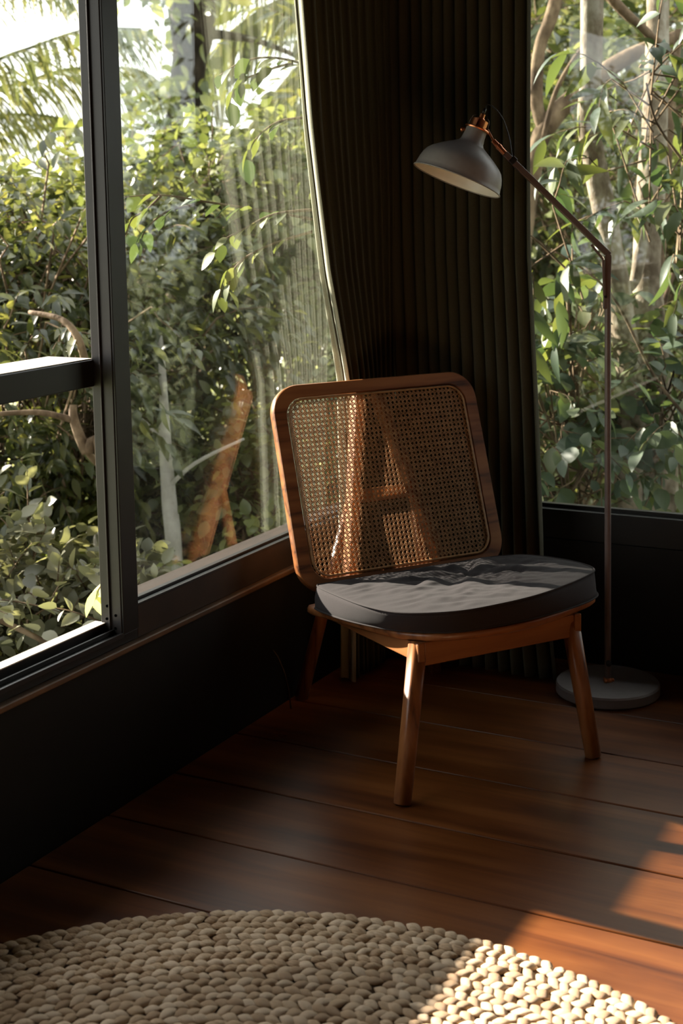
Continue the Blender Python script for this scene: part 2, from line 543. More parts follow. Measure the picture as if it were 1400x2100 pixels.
# post with a ribbed reveal
po = MB()
po.box(XW - 0.05, XW + 0.004, YM0, YM1, 0.392, 2.10)
po = po.build('window_post', M_DARK, w1, bevel=0.0015)
MB().box(XW - 0.056, XW - 0.03, YM0 - 0.004, YM0 + 0.03, 0.392, 2.10).build('jamb_channel', M_ALU, w1, bevel=0.001)
MB().box(XW - 0.030, XW - 0.0015, YM0 - 0.0025, YM0 + 0.002, 0.392, 2.10).build('jamb_strip', M_ALU, w1, bevel=0.0008)
MB().box(XW - 0.032, XW - 0.029, YM0 - 0.008, YM0 + 0.002, 0.392, 2.10).build('jamb_rib', M_ALU, w1, bevel=0.0006)
for dx, dz in ((0.038, 0.455), (0.016, 0.435), (0.040, 0.425), (0.018, 0.405)):
    yy = YM0 - 0.0045 if dx > 0.03 else YM0 - 0.003
    h = MB().lathe([(0.0, 0.0), (0.0032, 0.0), (0.0032, 0.001), (0.0, 0.001)], (XW - dx, yy, dz), (0, -1, 0), 14)
    h.build('screw_hole', M_HOLE, w1)

# fixed window
w2 = MB()
w2.box(XW - 0.10, XW, YM1, YB + 0.1, 0.368, 0.446)
w2.box(XW - 0.10, XW, YM1, YB + 0.1, 2.08, 2.15)
w2.box(XW - 0.10, XW, YB - 0.07, YB + 0.12, 0.45, 2.10)
w2 = w2.build('window_2', M_SILL, None, bevel=0.002)
tag(w2, 'fixed side window pane in a dark brown frame', kind='structure')
MB().box(XW - 0.012, XW + 0.003, YM1, YB - 0.07, 0.444, 0.450).build('glazing_bead', M_ALU, w2, bevel=0.001)
MB().box(XW - 0.030, XW - 0.016, YM1, YB - 0.07, 0.446, 0.456).build('glazing_bead', M_ALU, w2, bevel=0.001)
MB().box(XW - 0.0405, XW - 0.0365, YM1 - 0.002, YB - 0.068, 0.444, 2.095).build('pane', M_GLASS, w2)

# back wall with window
wb = MB()
wb.box(XW - 0.12, XR + 0.1, YB, YB + 0.12, -0.09, 0.36)
wb.box(XW - 0.12, XR + 0.1, YB, YB + 0.12, 2.15, ZC)
wb.box(0.15, XR + 0.1, YB, YB + 0.12, 0.36, 2.15)  # unseen closed stretch, added to darken the room
wb = wb.build('wall_back', M_DARKW)
tag(wb, 'near-black low wall under the rear window', kind='structure')
w3 = MB()
w3.box(XW, 0.15, YB + 0.005, YB + 0.10, 0.36, 0.447)
w3.box(XW, 0.15, YB + 0.005, YB + 0.10, 2.08, 2.15)
w3.box(0.08, 0.15, YB + 0.005, YB + 0.10, 0.447, 2.08)
w3.box(XW, XW + 0.06, YB + 0.005, YB + 0.10, 0.447, 2.08)
w3 = w3.build('window_3', M_DARK, None, bevel=0.002)
tag(w3, 'rear picture window with a dark frame behind the lamp', kind='structure')
MB().box(XW + 0.05, 0.09, YB + 0.030, YB + 0.040, 0.440, 0.458).build('glazing_bead', M_DARK, w3, bevel=0.001)
MB().box(XW + 0.058, 0.085, YB + 0.050, YB + 0.054, 0.445, 2.085).build('pane', M_GLASS, w3)

# unseen overhang added outside both windows to cut sky light into the room
ev = MB().box(XW - 1.25, XW - 0.12, YF, YB + 1.0, 2.52, 2.60)
ev.box(XW - 0.12, XR, YB + 0.12, YB + 1.0, 2.52, 2.60)
tag(ev.build('shading_eave', M_CEIL), 'unseen dark overhang added outside the windows to shade the room', kind='structure')

# ---------------------------------------------------------------- curtains
def interp(x, xs, ys):
    return float(np.interp(x, xs, ys))

def curtain(kind):
    NW, NZ = 420, 90
    zs = np.concatenate([np.linspace(0.012, 0.5, 22), np.linspace(0.52, 2.62, NZ - 22)])
    V = []
    for z in zs:
        ch = noise.noise(Vector((z * 0.7, 3.1 if kind == 'left' else 9.7, 0))) * 0.6
        for i in range(NW):
            w = i / (NW - 1)
            if kind == 'left':
                ya = interp(z, [0, .3, .6, .87, 1.17, 1.57, 1.87, 2.62], [3.385, 3.395, 3.395, 3.388, 3.289, 3.207, 3.166, 3.10])
                yb = interp(z, [0, 1.0, 2.62], [3.70, 3.74, 3.76])
                pl = 11.0
                # folds gather unevenly
                ww = w + 0.025 * math.sin(w * 9.0 + 1.0) + 0.012 * noise.noise(Vector((w * 6, z * 0.8, 2)))
                ph = 2 * math.pi * pl * ww ** 1.15 + ch
                amp = 0.020 + 0.008 * noise.noise(Vector((w * 5, z * 0.9, 7)))
                if z < 0.5:
                    amp *= 1.25
                yy = ya + (yb - ya) * ww + 0.006 * math.cos(ph * 2)
                xx = -1.815 + amp * math.sin(ph) + 0.012 * noise.noise(Vector((w * 3, z * 1.4, 5)))
                # rolled leading edge
                if w < 0.03:
                    xx += 0.018 * (1 - w / 0.03) ** 2
                V.append((xx, yy, z))
            else:
                xa = interp(z, [0, 1.2, 2.62], [-1.80, -1.83, -1.84])
                xb = interp(z, [0, .33, .8, 1.2, 2.62], [-1.262, -1.325, -1.352, -1.370, -1.372])
                pl = 13.0
                ww = w + 0.018 * math.sin(w * 11.0) + 0.010 * noise.noise(Vector((w * 7, z * 0.7, 12)))
                ph = 2 * math.pi * pl * ww + ch
                amp = 0.021 + 0.009 * noise.noise(Vector((w * 6, z * 0.8, 17)))
                yc = interp(z, [0, .25, .8, 2.62], [3.655, 3.705, 3.745, 3.765])
                xx = xa + (xb - xa) * ww + 0.005 * math.cos(ph * 2)
                yy = yc + amp * math.sin(ph) + 0.012 * noise.noise(Vector((w * 3, z * 1.1, 25)))
                V.append((xx, yy, z))
    F = []
    for j in range(len(zs) - 1):
        for i in range(NW - 1):
            F.append((j * NW + i, j * NW + i + 1, (j + 1) * NW + i + 1, (j + 1) * NW + i))
    mb = MB().add(V, F)
    o = mb.build('curtain', M_CURT, None, smooth=True)
    s = o.modifiers.new('thick', 'SOLIDIFY')
    s.thickness = 0.0022
    return o
c1 = curtain('left')
tag(c1, 'olive-grey linen curtain slanting across the end of the side window', 'curtain', 'corner curtains')
me = c1.data.copy()
lin = bpy.data.objects.new('bounce_layer', me)  # added pale layer, brightens the curtain's reflection in the pane
co_ = np.empty(len(me.vertices) * 3, np.float32); no_ = np.empty(len(me.vertices) * 3, np.float32)
me.vertices.foreach_get('co', co_); me.vertices.foreach_get('normal', no_)
sgn = -1.0 if no_.reshape(-1, 3)[:, 0].mean() > 0 else 1.0
me.vertices.foreach_set('co', co_ + no_ * sgn * 0.004)
me.materials.clear(); me.materials.append(M_BOUNCE)
COL.objects.link(lin); lin.parent = c1
tag(lin, 'pale layer added on the window side to brighten its reflection')
c2 = curtain('back')
tag(c2, 'dark pleated curtain hanging straight beside the rear window, behind the lamp shade', 'curtain', 'corner curtains')
# stitched edge of the side-window curtain
hem = MB()
pts, rad = [], []
for z in np.linspace(0.02, 2.6, 60):
    ya = interp(z, [0, .3, .6, .87, 1.17, 1.57, 1.87, 2.62], [3.385, 3.395, 3.395, 3.388, 3.289, 3.207, 3.166, 3.10])
    pts.append((-1.797, ya + 0.002, z)); rad.append(0.0028)
hem.tube(pts, rad, 6)
hem.build('edge_seam', M_CURT, c1, smooth=True)

# ---------------------------------------------------------------- lounge chair
OX, OY, YAW = -1.195, 2.979, math.radians(55.5)
chair = empty('lounge_chair', (OX, OY, 0), YAW)
tag(chair, 'low wooden lounge chair with a woven cane backrest in the corner', 'chair')
# local frame: x to the chair's left-to-right as seen, y towards its back, z up
SZ0, SK = 0.352, 0.11
def seat_z(n): return SZ0 + SK * n           # n forward (= -y)

def spline_closed(pts, n):
    P = np.array(pts, float)
    L = len(P)
    out = []
    for i in range(L):
        p0, p1, p2, p3 = P[i - 1], P[i], P[(i + 1) % L], P[(i + 2) % L]
        d = np.linalg.norm(p2 - p1)
        k = max(2, int(n * d))
        for j in range(k):
            t = j / k
            a = 2 * p1; b = p2 - p0; c = 2 * p0 - 5 * p1 + 4 * p2 - p3; e = -p0 + 3 * p1 - 3 * p2 + p3
            out.append(0.5 * (a + b * t + c * t * t + e * t ** 3))
    return np.array(out)

def resample(P, n):
    Q = np.vstack([P, P[:1]])
    s = np.concatenate([[0], np.cumsum(np.linalg.norm(np.diff(Q, axis=0), axis=1))])
    t = np.linspace(0, s[-1], n, endpoint=False)
    return np.stack([np.interp(t, s, Q[:, k]) for k in range(Q.shape[1])], 1)

board_pts = [(-.226, -.535), (-.226, -.40), (-.222, -.26), (-.218, -.16), (-.202, -.072), (-.153, .004), (-.055, .043),
             (.05, .045), (.14, .022), (.25, -.022), (.33, -.062), (.374, -.105), (.386, -.17), (.384, -.28), (.376, -.42), (.366, -.535),
             (.30, -.555), (.07, -.555), (-.16, -.555)]
bo = resample(spline_closed(board_pts, 120), 120)
mb = MB()
N = len(bo)
cx_, cn_ = 0.07, -0.25
rings = [(1.0, -0.006), (1.0, 0.004), (0.992, 0.0085), (0.97, 0.010), (0.5, 0.010)]
Vb = []
bot = [(0.985, -0.010), (0.5, -0.010)]
for sc_, dz in list(reversed(bot)) + rings:
    for (u_, n_) in bo:
        uu, nn = cx_ + (u_ - cx_) * sc_, cn_ + (n_ - cn_) * sc_
        Vb.append((uu, -nn, seat_z(nn) + 0.010 + dz))
R_ = len(rings) + len(bot)
Fb = [(j * N + i, j * N + (i + 1) % N, (j + 1) * N + (i + 1) % N, (j + 1) * N + i) for j in range(R_ - 1) for i in range(N)]
Fb.append(tuple(range(N - 1, -1, -1)))
Fb.append(tuple((R_ - 1) * N + i for i in range(N)))
mb.add(Vb, Fb).build('seat_board', M_WX, chair, smooth=True)

def leg(p0, p1, w0, w1, name='leg', mat=M_WZ, ang=0.0, oct_=0.28):
    """rounded-square leg from foot p0 to top p1"""
    p0, p1 = np.array(p0, float), np.array(p1, float)
    a = nrm(p1 - p0)
    s = np.array([math.cos(ang), math.sin(ang), 0]); s = nrm(s - a * (s @ a)); t = np.cross(a, s)
    V, F = [], []
    prof = []
    for k in range(24):
        th = 2 * math.pi * k / 24
        c, s_ = math.cos(th), math.sin(th)
        e = 3.6
        r = 1.0 / (abs(c) ** e + abs(s_) ** e) ** (1 / e)
        prof.append((c * r, s_ * r))
    st = [(0.0, 0.86), (0.006, 1.0), (0.5, 1.0), (1.0, 1.0)]
    for f, k in st:
        w = (w0 + (w1 - w0) * f) / 2 * k
        for c, s_ in prof:
            V.append(p0 + (p1 - p0) * f + s * c * w + t * s_ * w)
    n = 24
    for j in range(len(st) - 1):
        for i in range(n):
            F.append((j * n + i, j * n + (i + 1) % n, (j + 1) * n + (i + 1) % n, (j + 1) * n + i))
    F.append(tuple(range(n - 1, -1, -1))); F.append(tuple((len(st) - 1) * n + i for i in range(n)))
    o = MB().add(V, F).build(name, mat, chair, smooth=False)
    me = o.data
    me.polygons.foreach_set('use_smooth', [len(p.vertices) == 4 for p in me.polygons])
    return o
# front legs (foot, top)
leg((-.271, -.028, 0.0), (-.178, .050, .342), .036, .040)
leg((.268, -.026, 0.0), (.250, .048, .342), .034, .040)
# A-frame behind the backrest
BT = math.radians(18.2)
def bk(s, t, off=0.0):
    """point on the backrest plane: s sideways, t up the slope, off forwards"""
    up = np.array([0, math.sin(BT), math.cos(BT)])
    nb = np.array([0, -math.cos(BT), math.sin(BT)])
    return np.array([.057, .506, .35]) + np.array([s, 0, 0]) + up * t + nb * off
# rear legs run from the floor up to the A-frame
leg((-.168, .705, 0.0), bk(-.106, .225, -.044), .033, .026)
leg((.262, .705, 0.0), bk(.094, .225, -.044), .033, .026)
# aprons
mbx = MB().beam((-.176, .036, .318), (.25, .036, .318), .056, .022, (0, 0, 1))
mbx.build('front_apron', M_WX, chair, bevel=0.003)
for sg, uf, ur in ((-1, -.186, -.150), (1, .258, .262)):
    yb_ = .60
    p0 = np.array([uf, .02, .0]); p1 = np.array([ur, yb_, .0])
    V = []
    for p, zt, zb in ((p0, seat_z(-.02) - .002, .302), (p1, seat_z(-yb_) - .002, .262)):
        for dx in (-.010, .010):
            V.append((p[0] + dx, p[1], zb)); V.append((p[0] + dx, p[1], zt))
    F = [(0, 1, 3, 2), (4, 6, 7, 5), (0, 4, 5, 1), (2, 3, 7, 6), (1, 5, 7, 3), (0, 2, 6, 4)]
    MB().add(V, F).build('side_apron', M_WY, chair, bevel=0.003)
MB().beam((-.13, .52, .270), (.245, .52, .270), .045, .020, (0, 0, 1)).build('rear_apron', M_WX, chair, bevel=0.003)
for s0, s1 in ((-.172, -.036), (.158, .022)):
    p0, p1 = bk(s0, -.070, -.034), bk(s1, .515, -.034)
    MB().beam(p0, p1, .026, .044, (1, 0, 0)).build('back_post', M_WZ, chair, bevel=0.004)
MB().beam(bk(-.10, .238, -.030), bk(.088, .238, -.030), .036, .022, bk(0, 1) - bk(0, 0)).build('back_crossbar', M_WX, chair, bevel=0.003)

# backrest frame: rounded rectangle ring, s in [-.315,.315], t in [0,.55]
def rrect(hw, t0, t1, r, n=14):
    pts = []
    for cx0, ct, a0 in ((hw - r, t1 - r, 0), (-hw + r, t1 - r, 90), (-hw + r, t0 + r, 180), (hw - r, t0 + r, 270)):
        for k in range(n):
            a = math.radians(a0 + 90 * k / (n - 1))
            pts.append((cx0 + r * math.cos(a), ct + r * math.sin(a)))
    return pts
def bow(s):                       # slight forward wrap of the frame
    return 0.0
TH = 0.0135
outer = rrect(.315, .0, .550, .078)
inner = rrect(.277, .034, .515, .052)
mb = MB()
n_ = len(outer)
loops = [(outer, -TH + .003), (outer, TH - .003), ([(s * .994, .275 + (t - .275) * .993) for s, t in outer], TH),
         ([(s * 1.008, .275 + (t - .275) * 1.009) for s, t in inner], TH), (inner, TH - .003), (inner, -TH + .003),
         ([(s * 1.008, .275 + (t - .275) * 1.009) for s, t in inner], -TH),
         ([(s * .994, .275 + (t - .275) * .993) for s, t in outer], -TH)]
V = []
for lp, off in loops:
    V += [bk(s, t, off) for s, t in lp]
F = []
for j in range(len(loops)):
    k = (j + 1) % len(loops)
    for i in range(n_):
        F.append((j * n_ + i, j * n_ + (i + 1) % n_, k * n_ + (i + 1) % n_, k * n_ + i))
mb.add(V, F)
bf = mb.build('backrest_frame', M_WX, chair, smooth=True)
es = bf.modifiers.new('split', 'EDGE_SPLIT'); es.split_angle = math.radians(38)
# spline bead around the cane
bead = rrect(.271, .040, .509, .047)
bead.append(bead[0])
MB().tube([bk(s, t, TH - .0005) for s, t in bead], .0030, 6, cap=False).build('cane_spline', M_CANE, chair, smooth=True)

# woven cane
def clip_line(p, d, poly):
    """interval of parameter where p+t*d lies inside a convex polygon"""
    t0, t1 = -9.0, 9.0
    L = len(poly)
    for i in range(L):
        a = np.array(poly[i]); b = np.array(poly[(i + 1) % L])
        e = b - a
        if e @ e < 1e-12: continue
        nn = np.array([-e[1], e[0]])          # inward for ccw
        num = nn @ (a - p); den = nn @ d
        if abs(den) < 1e-9:
            if num > 0: return None
            continue
        t = num / den
        if den > 0: t0 = max(t0, t)
        else: t1 = min(t1, t)
    return (t0, t1) if t1 > t0 else None
cp = rrect(.275, .036, .513, .050)
PITCH = 0.0131
cane = MB()
def strand(p, d, w, off, th=.0007):
    iv = clip_line(np.array(p), np.array(d), cp)
    if not iv: return
    a = np.array(p) + np.array(d) * iv[0]; b = np.array(p) + np.array(d) * iv[1]
    q = np.array([-d[1], d[0]]) * w / 2
    c = [(a - q), (b - q), (b + q), (a + q)]
    vs_ = [bk(x[0], x[1], off - th / 2) for x in c] + [bk(x[0], x[1], off + th / 2) for x in c]
    cane.add(vs_, [(0, 3, 2, 1), (4, 5, 6, 7), (0, 1, 5, 4), (1, 2, 6, 5), (2, 3, 7, 6), (3, 0, 4, 7)])
ks = range(-24, 25)
for k in ks:
    for e in (-.0017, .0017):
        strand((k * PITCH + e, .275), (0, 1), .0016, TH - .0060)
        strand((0, .275 + k * PITCH + e), (1, 0), .0016, TH - .0052)
r2 = math.sqrt(.5)
for k in range(-46, 47):
    strand(((k + .5) * PITCH, .275), (r2, r2), .0019, TH - .0044)
    strand(((k + .5) * PITCH, .275), (-r2, r2), .0019, TH - .0037)
cane.build('cane_panel', M_CANE, chair)

# ---------------------------------------------------------------- seat cushion
cus = empty('seat_cushion', (OX, OY, 0), YAW)
tag(cus, 'wrinkled charcoal seat cushion with piped edges on the cane chair', 'cushion')
cb = [(-.238, -.462), (-.250, -.30), (-.236, -.15), (-.208, -.055), (-.13, .036), (-.02, .050), (.09, .044), (.20, .018), (.30, -.025), (.362, -.080),
      (.392, -.17), (.395, -.30), (.378, -.41), (.315, -.468), (.20, -.476), (.06, -.472), (-.10, -.472), (-.20, -.474)]
ct = [(-.232, -.458), (-.256, -.30), (-.270, -.12), (-.246, .012), (-.155, .083), (-.04, .086), (.08, .062), (.20, .010), (.30, -.045), (.368, -.100),
      (.402, -.19), (.410, -.31), (.390, -.425), (.315, -.474), (.20, -.478), (.06, -.474), (-.10, -.474), (-.20, -.474)]
NC = 220
B_ = resample(spline_closed(cb, 120), NC)
T_ = resample(spline_closed(ct, 120), NC)
# align starts
k0 = int(np.argmin(((T_ - B_[0]) ** 2).sum(1)))
T_ = np.roll(T_, -k0, 0)
cc = np.array([.08, -.21])
def top_off(u_, n_, r):
    base = .009 * (1 - r ** 3)
    d = math.hypot(u_ - .10, (n_ + .27) * 1.3)
    tuft = -.012 * math.exp(-(d / .10) ** 2)
    a = math.atan2(n_ + .27, u_ - .10)
    rad_ = .0060 * math.sin(7 * a + 3 * noise.noise(Vector((u_ * 7, n_ * 7, 0)))) * math.exp(-((d - .14) / .09) ** 2)
    wr1 = noise.noise(Vector((u_ * 9 + n_ * 3, n_ * 22 - u_ * 5, 1.3)))
    wr = .0105 * (1 - abs(wr1) * 2) * max(0, 1 - r ** 6) * (0.35 + 0.65 * max(0, min(1, (n_ + .46) * -4 + 1.2)))
    fine = .0034 * noise.noise(Vector((u_ * 30, n_ * 48, 4)))
    return base + tuft + rad_ + wr + fine * (1 - r ** 4)
V, F = [], []
TZ = .062
def cz(n_): return seat_z(n_) + .021
def side_w(i, k): return .0016 * noise.noise(Vector((B_[i][0] * 14, B_[i][1] * 14, k * 2.1)))
sides = [(0.0, .0, 0.985), (0.0, .003, 1.0), (.25, None, 1.006), (.5, None, 1.010), (.75, None, 1.006), (1.0, None, 1.0)]
for k, (f, dz, sc_) in enumerate(sides):
    for i in range(NC):
        p = B_[i] * (1 - f) + T_[i] * f
        p = cc + (p - cc) * (sc_ + side_w(i, f * 3))
        V.append((p[0], -p[1], cz(p[1]) + (dz if dz is not None else f * TZ)))
NR = 44
for j in range(1, NR + 1):
    r = 1 - j / NR
    for i in range(NC):
        p = cc + (T_[i] - cc) * r
        V.append((p[0], -p[1], cz(p[1]) + TZ + top_off(p[0], p[1], r)))
RR = len(sides) + NR
for j in range(RR - 1):
    for i in range(NC):
        F.append((j * NC + i, j * NC + (i + 1) % NC, (j + 1) * NC + (i + 1) % NC, (j + 1) * NC + i))
F.append(tuple(range(NC - 1, -1, -1)))
MB().add(V, F).build('cushion_body', M_CUSH, cus, smooth=True)
for f, dz in ((1.0, TZ), (0.0, .004)):
    ps = []
    for i in range(0, NC, 2):
        p = B_[i] * (1 - f) + T_[i] * f
        p = cc + (p - cc) * 1.003
        ps.append((p[0], -p[1], cz(p[1]) + dz))
    ps.append(ps[0])
    MB().tube(ps, .0023, 6, cap=False).build('piping', M_PIPE, cus, smooth=True)

# ---------------------------------------------------------------- floor lamp
LB = np.array([-1.127, 3.640, 0.0])
lamp = empty('floor_lamp', tuple(LB))
tag(lamp, 'slim grey floor lamp with a bent arm and a bell-shaped shade', 'lamp')
LR = nrm(np.array([0.8836, 0.4679, 0.0]))      # sideways in the plane of the bent arm
LN = np.array([0.4679, -0.8836, 0.0])
def lp(px, py, off=0.0):
    a = (px - 1246.5) / 745.0
    z = 1.205 + (527.0 - py) / 772.0
    return LR * a + np.array([0, 0, z]) + LN * off
MB().lathe([(0, 0), (.138, 0), (.1415, .004), (.1415, .026), (.138, .031), (0, .031)], (0, 0, 0), (0, 0, 1), 72).build('base', M_GREY, lamp, smooth=True).modifiers.new('s', 'EDGE_SPLIT')
MB().tube([(0, 0, .030), (0, 0, 1.12)], .0086, 16).build('pole', M_POLE, lamp, smooth=True).modifiers.new('s', 'EDGE_SPLIT')
MB().lathe([(0, .031), (.0125, .031), (.0125, .037), (.010, .041), (0, .041)], (0, 0, 0), (0, 0, 1), 20).build('collar', M_COPPER, lamp, smooth=True).modifiers.new('s', 'EDGE_SPLIT')
for i in range(3):
    a = 2.1 * i + .4
    MB().lathe([(0, .031), (.0045, .031), (.0045, .036), (.0025, .039), (0, .039)], (.0135 * math.cos(a), .0135 * math.sin(a), 0), (0, 0, 1), 10).build('base_screw', M_COPPER, lamp, smooth=True)
MB().lathe([(0, 0), (.0075, 0), (.0075, .010), (0, .010)], LN * .008 + np.array([0, 0, .085]), LN, 14).build('cord_outlet', M_BLACK, lamp, smooth=True)
# folded upper section: flat bar bracket and arm
el = lp(1249, 529)
MB().beam(lp(1243.5, 640), lp(1247, 530), .017, .016, LR).build('pole_sleeve', M_POLE, lamp, bevel=0.002)
MB().beam(lp(1238, 612, .010), lp(1236, 538, .010), .006, .008, LR).build('elbow_plate', M_POLE, lamp, bevel=0.001)
MB().beam(lp(1236, 538, .010), lp(1212, 506, .010), .006, .008, LR).build('elbow_plate', M_POLE, lamp, bevel=0.001)
ja = lp(1043, 317)
MB().beam(el, ja, .016, .016, np.array([.3, .2, 1])).build('arm', M_POLE, lamp, bevel=0.002)
MB().lathe([(0, -.011), (.0085, -.011), (.0085, .011), (0, .011)], lp(1246, 532), LN, 18).build('elbow_pivot', M_POLE, lamp, smooth=True).modifiers.new('s', 'EDGE_SPLIT')
MB().lathe([(0, 0), (.004, 0), (.004, .004), (0, .004)], lp(1240.5, 614, .009), LN, 12).build('elbow_bolt', M_BLACK, lamp)
# copper joint
jb = lp(1020, 290)
MB().lathe([(0, 0), (.0075, 0), (.0075, .018), (.0085, .018), (.0085, .026), (.007, .028), (.007, .033), (0, .033)], ja, jb - ja, 18).build('joint', M_COPPER, lamp, smooth=True).modifiers.new('s', 'EDGE_SPLIT')
# shade
s_top = lp(988.5, 268)            # top of the neck
s_mouth = lp(944.5, 376.5)
ax = nrm(nrm(s_mouth - s_top) + LN * 0.085)
SL = .143
prof = [(.0280, -.002), (.0290, .018), (.0312, .033), (.0350, .0405), (.0440, .0465), (.0600, .0560), (.0800, .0690), (.0960, .0810), (.1045, .0900), (.1105, .1010), (.1150, .1150), (.1175, .1300), (.1190, SL - .004), (.1205, SL - .002), (.1205, SL)]
MB().lathe(prof, s_top, ax, 72).build('shade', M_GREY, lamp, smooth=True)
inn = [(r - .0018, h) for r, h in prof[:-2]] + [(.1200, SL + .0003)]
inn = [(.004, .002)] + inn
MB().lathe(inn, s_top, ax, 72).build('shade_lining', M_WHITE, lamp, smooth=True)
rim = []
MB().lathe([(.1198, SL - .002), (.1222, SL - .001), (.1227, SL + .001), (.1212, SL + .0025), (.1194, SL + .001)], s_top, ax, 72, close=True).build('shade_rim', M_GREY, lamp, smooth=True)
# cap
MB().lathe([(0, -.0045), (.0330, -.0045), (.0340, -.002), (.0330, .001), (0, .001)], s_top, ax, 40).build('cap_flange', M_COPPER, lamp, smooth=True).modifiers.new('s', 'EDGE_SPLIT')
sx_ = nrm(np.cross(ax, LN)); 
for i in range(4):
    a = math.radians(45 + 90 * i + 12)
    d = sx_ * math.cos(a) + np.cross(ax, sx_) * math.sin(a)
    q = nrm(np.cross(ax, d))
    V = []
    for rr in (.0150, .0225):
        for k in range(9):
            b = -.62 + 1.24 * k / 8
            for h in (-.0045, -.0265):
                V.append(s_top + (d * math.cos(b) + q * math.sin(b)) * rr + ax * h)
    F = []
    def idx(r, k, h): return r * 18 + k * 2 + h
    for k in range(8):
        F.append((idx(1, k, 0), idx(1, k + 1, 0), idx(1, k + 1, 1), idx(1, k, 1)))
        F.append((idx(0, k, 0), idx(0, k, 1), idx(0, k + 1, 1), idx(0, k + 1, 0)))
        F.append((idx(0, k, 1), idx(1, k, 1), idx(1, k + 1, 1), idx(0, k + 1, 1)))
    F.append((idx(0, 0, 0), idx(1, 0, 0), idx(1, 0, 1), idx(0, 0, 1)))
    F.append((idx(0, 8, 0), idx(0, 8, 1), idx(1, 8, 1), idx(1, 8, 0)))
    MB().add(V, F).build('cap_segment', M_COPPER, lamp)
MB().lathe([(0, 0), (.0125, 0), (.0125, -.030), (.0075, -.034), (.0075, -.044), (0, -.044)], s_top, ax, 20).build('cap_core', M_COPPER, lamp, smooth=True).modifiers.new('s', 'EDGE_SPLIT')
tip = s_top - ax * .044
MB().lathe([(0, 0), (.0042, 0), (.0042, -.016), (0, -.016)], tip, ax, 12).build('cord_grip', M_BLACK, lamp, smooth=True)
for sg in (-1, 1):
    b0 = s_top + sx_ * sg * .0255 - ax * .004
    hl = [b0, b0 - ax * .016, b0 - ax * .028 - sx_ * sg * .003, b0 - ax * .033 - sx_ * sg * .010]
    MB().tube(hl, .0010, 6).build('wire_bail', M_POLE, lamp, smooth=True)
MB().lathe([(0, 0), (.0045, 0), (.0045, .006), (.0065, .007), (.0065, .012), (0, .013)], s_top + LR * -.031 + ax * -.0015 , -LR, 14).build('thumb_screw', M_COPPER, lamp, smooth=True)
MB().beam(s_top + LR * .028 + ax * .0, jb + nrm(ja - jb) * .002, .010, .005, LN).build('joint_tab', M_COPPER, lamp, bevel=.001)
MB().beam(jb, ja, .010, .012, LN).build('joint_fork', M_COPPER, lamp, bevel=.002)
c0 = tip - ax * .016
cord = [c0, c0 - ax * .012 + LR * .004, lp(1027, 228, -.004), lp(1040, 246, -.006), lp(1048, 268, -.006), lp(1054, 292, -.004), lp(1057, 318, -.002), lp(1061, 333, .0)]
P = np.array(cord)
fine = []
for i in range(len(P) - 1):
    p0, p1, p2, p3 = P[max(i - 1, 0)], P[i], P[i + 1], P[min(i + 2, len(P) - 1)]
    for j in range(6):
        t = j / 6
        fine.append(0.5 * (2 * p1 + (p2 - p0) * t + (2 * p0 - 5 * p1 + 4 * p2 - p3) * t * t + (-p0 + 3 * p1 - 3 * p2 + p3) * t ** 3))
fine.append(P[-1])
MB().tube(fine, .0016, 8).build('cord', M_BLACK, lamp, smooth=True)
MB().beam(lp(1055, 327), lp(1063, 336), .020, .020, np.array([.3, .2, 1])).build('cord_clip', M_BLACK, lamp, bevel=.002)

# ---------------------------------------------------------------- round braided rug
RC, RRAD = np.array([-0.972, 1.352]), 0.905
rug = empty('round_rug', (RC[0], RC[1], 0))
tag(rug, 'round braided natural-fibre rug on the wooden floor', 'rug')
MB().lathe([(0, .001), (RRAD - .012, .001), (RRAD - .010, .006), (0, .007)], (0, 0, 0), (0, 0, 1), 96).build('backing', plain('rug_core', (0.16, 0.09, 0.05), 0.9), rug)
def lobe_template(nl=9, nr=8):
    V, F = [], []
    for i in range(nl):
        t = i / (nl - 1)
        r = (math.sin(math.pi * (0.03 + 0.94 * t)) ** 0.85)
        bend = 0.12 * (t - .5) ** 2
        for k in range(nr):
            a = 2 * math.pi * k / nr
            V.append(((t - .5), r * math.cos(a) * .5 + bend, r * math.sin(a) * .5))
    for i in range(nl - 1):
        for k in range(nr):
            F.append((i * nr + k, i * nr + (k + 1) % nr, (i + 1) * nr + (k + 1) % nr, (i + 1) * nr + k))
    F.append(tuple(range(nr - 1, -1, -1))); F.append(tuple((nl - 1) * nr + k for k in range(nr)))
    return np.array(V), F
LV, LF = lobe_template()
lobe_mesh = MB().add(LV, LF).mesh('braid_strand', M_RUG, smooth=True)
ROW = 0.0215
rr_ = np.random.default_rng(5)
lobes = []
ring = 0
rad = RRAD - 0.010
while rad > 0.02:
    nl = max(6, int(round(2 * math.pi * rad / 0.0240)))
    ph0 = rr_.uniform(0, 6.28)
    for k in range(nl):
        th = ph0 + 2 * math.pi * k / nl + rr_.normal(0, .0025) / max(rad, .1)
        sl = math.radians(23 if ring % 2 else -23) + rr_.normal(0, .10)
        L_ = 0.0350 * rr_.uniform(.90, 1.12); Wd = 0.0222 * rr_.uniform(.88, 1.14); Hh = .0130 * rr_.uniform(.85, 1.15)
        pos = np.array([rad * math.cos(th), rad * math.sin(th), .0105 + rr_.normal(0, .0007)])
        pos[:2] += rr_.normal(0, .0012, 2)
        e1 = th + math.pi / 2 + sl
        x_ = np.array([math.cos(e1), math.sin(e1), rr_.normal(0, .10)]); x_ = nrm(x_)
        z_ = np.array([0, 0, 1.0]); z_ = nrm(z_ - x_ * x_[2]); y_ = np.cross(z_, x_)
        lobes.append((pos, np.stack([x_ * L_, y_ * Wd, z_ * Hh], 1)))
    rad -= ROW
    ring += 1
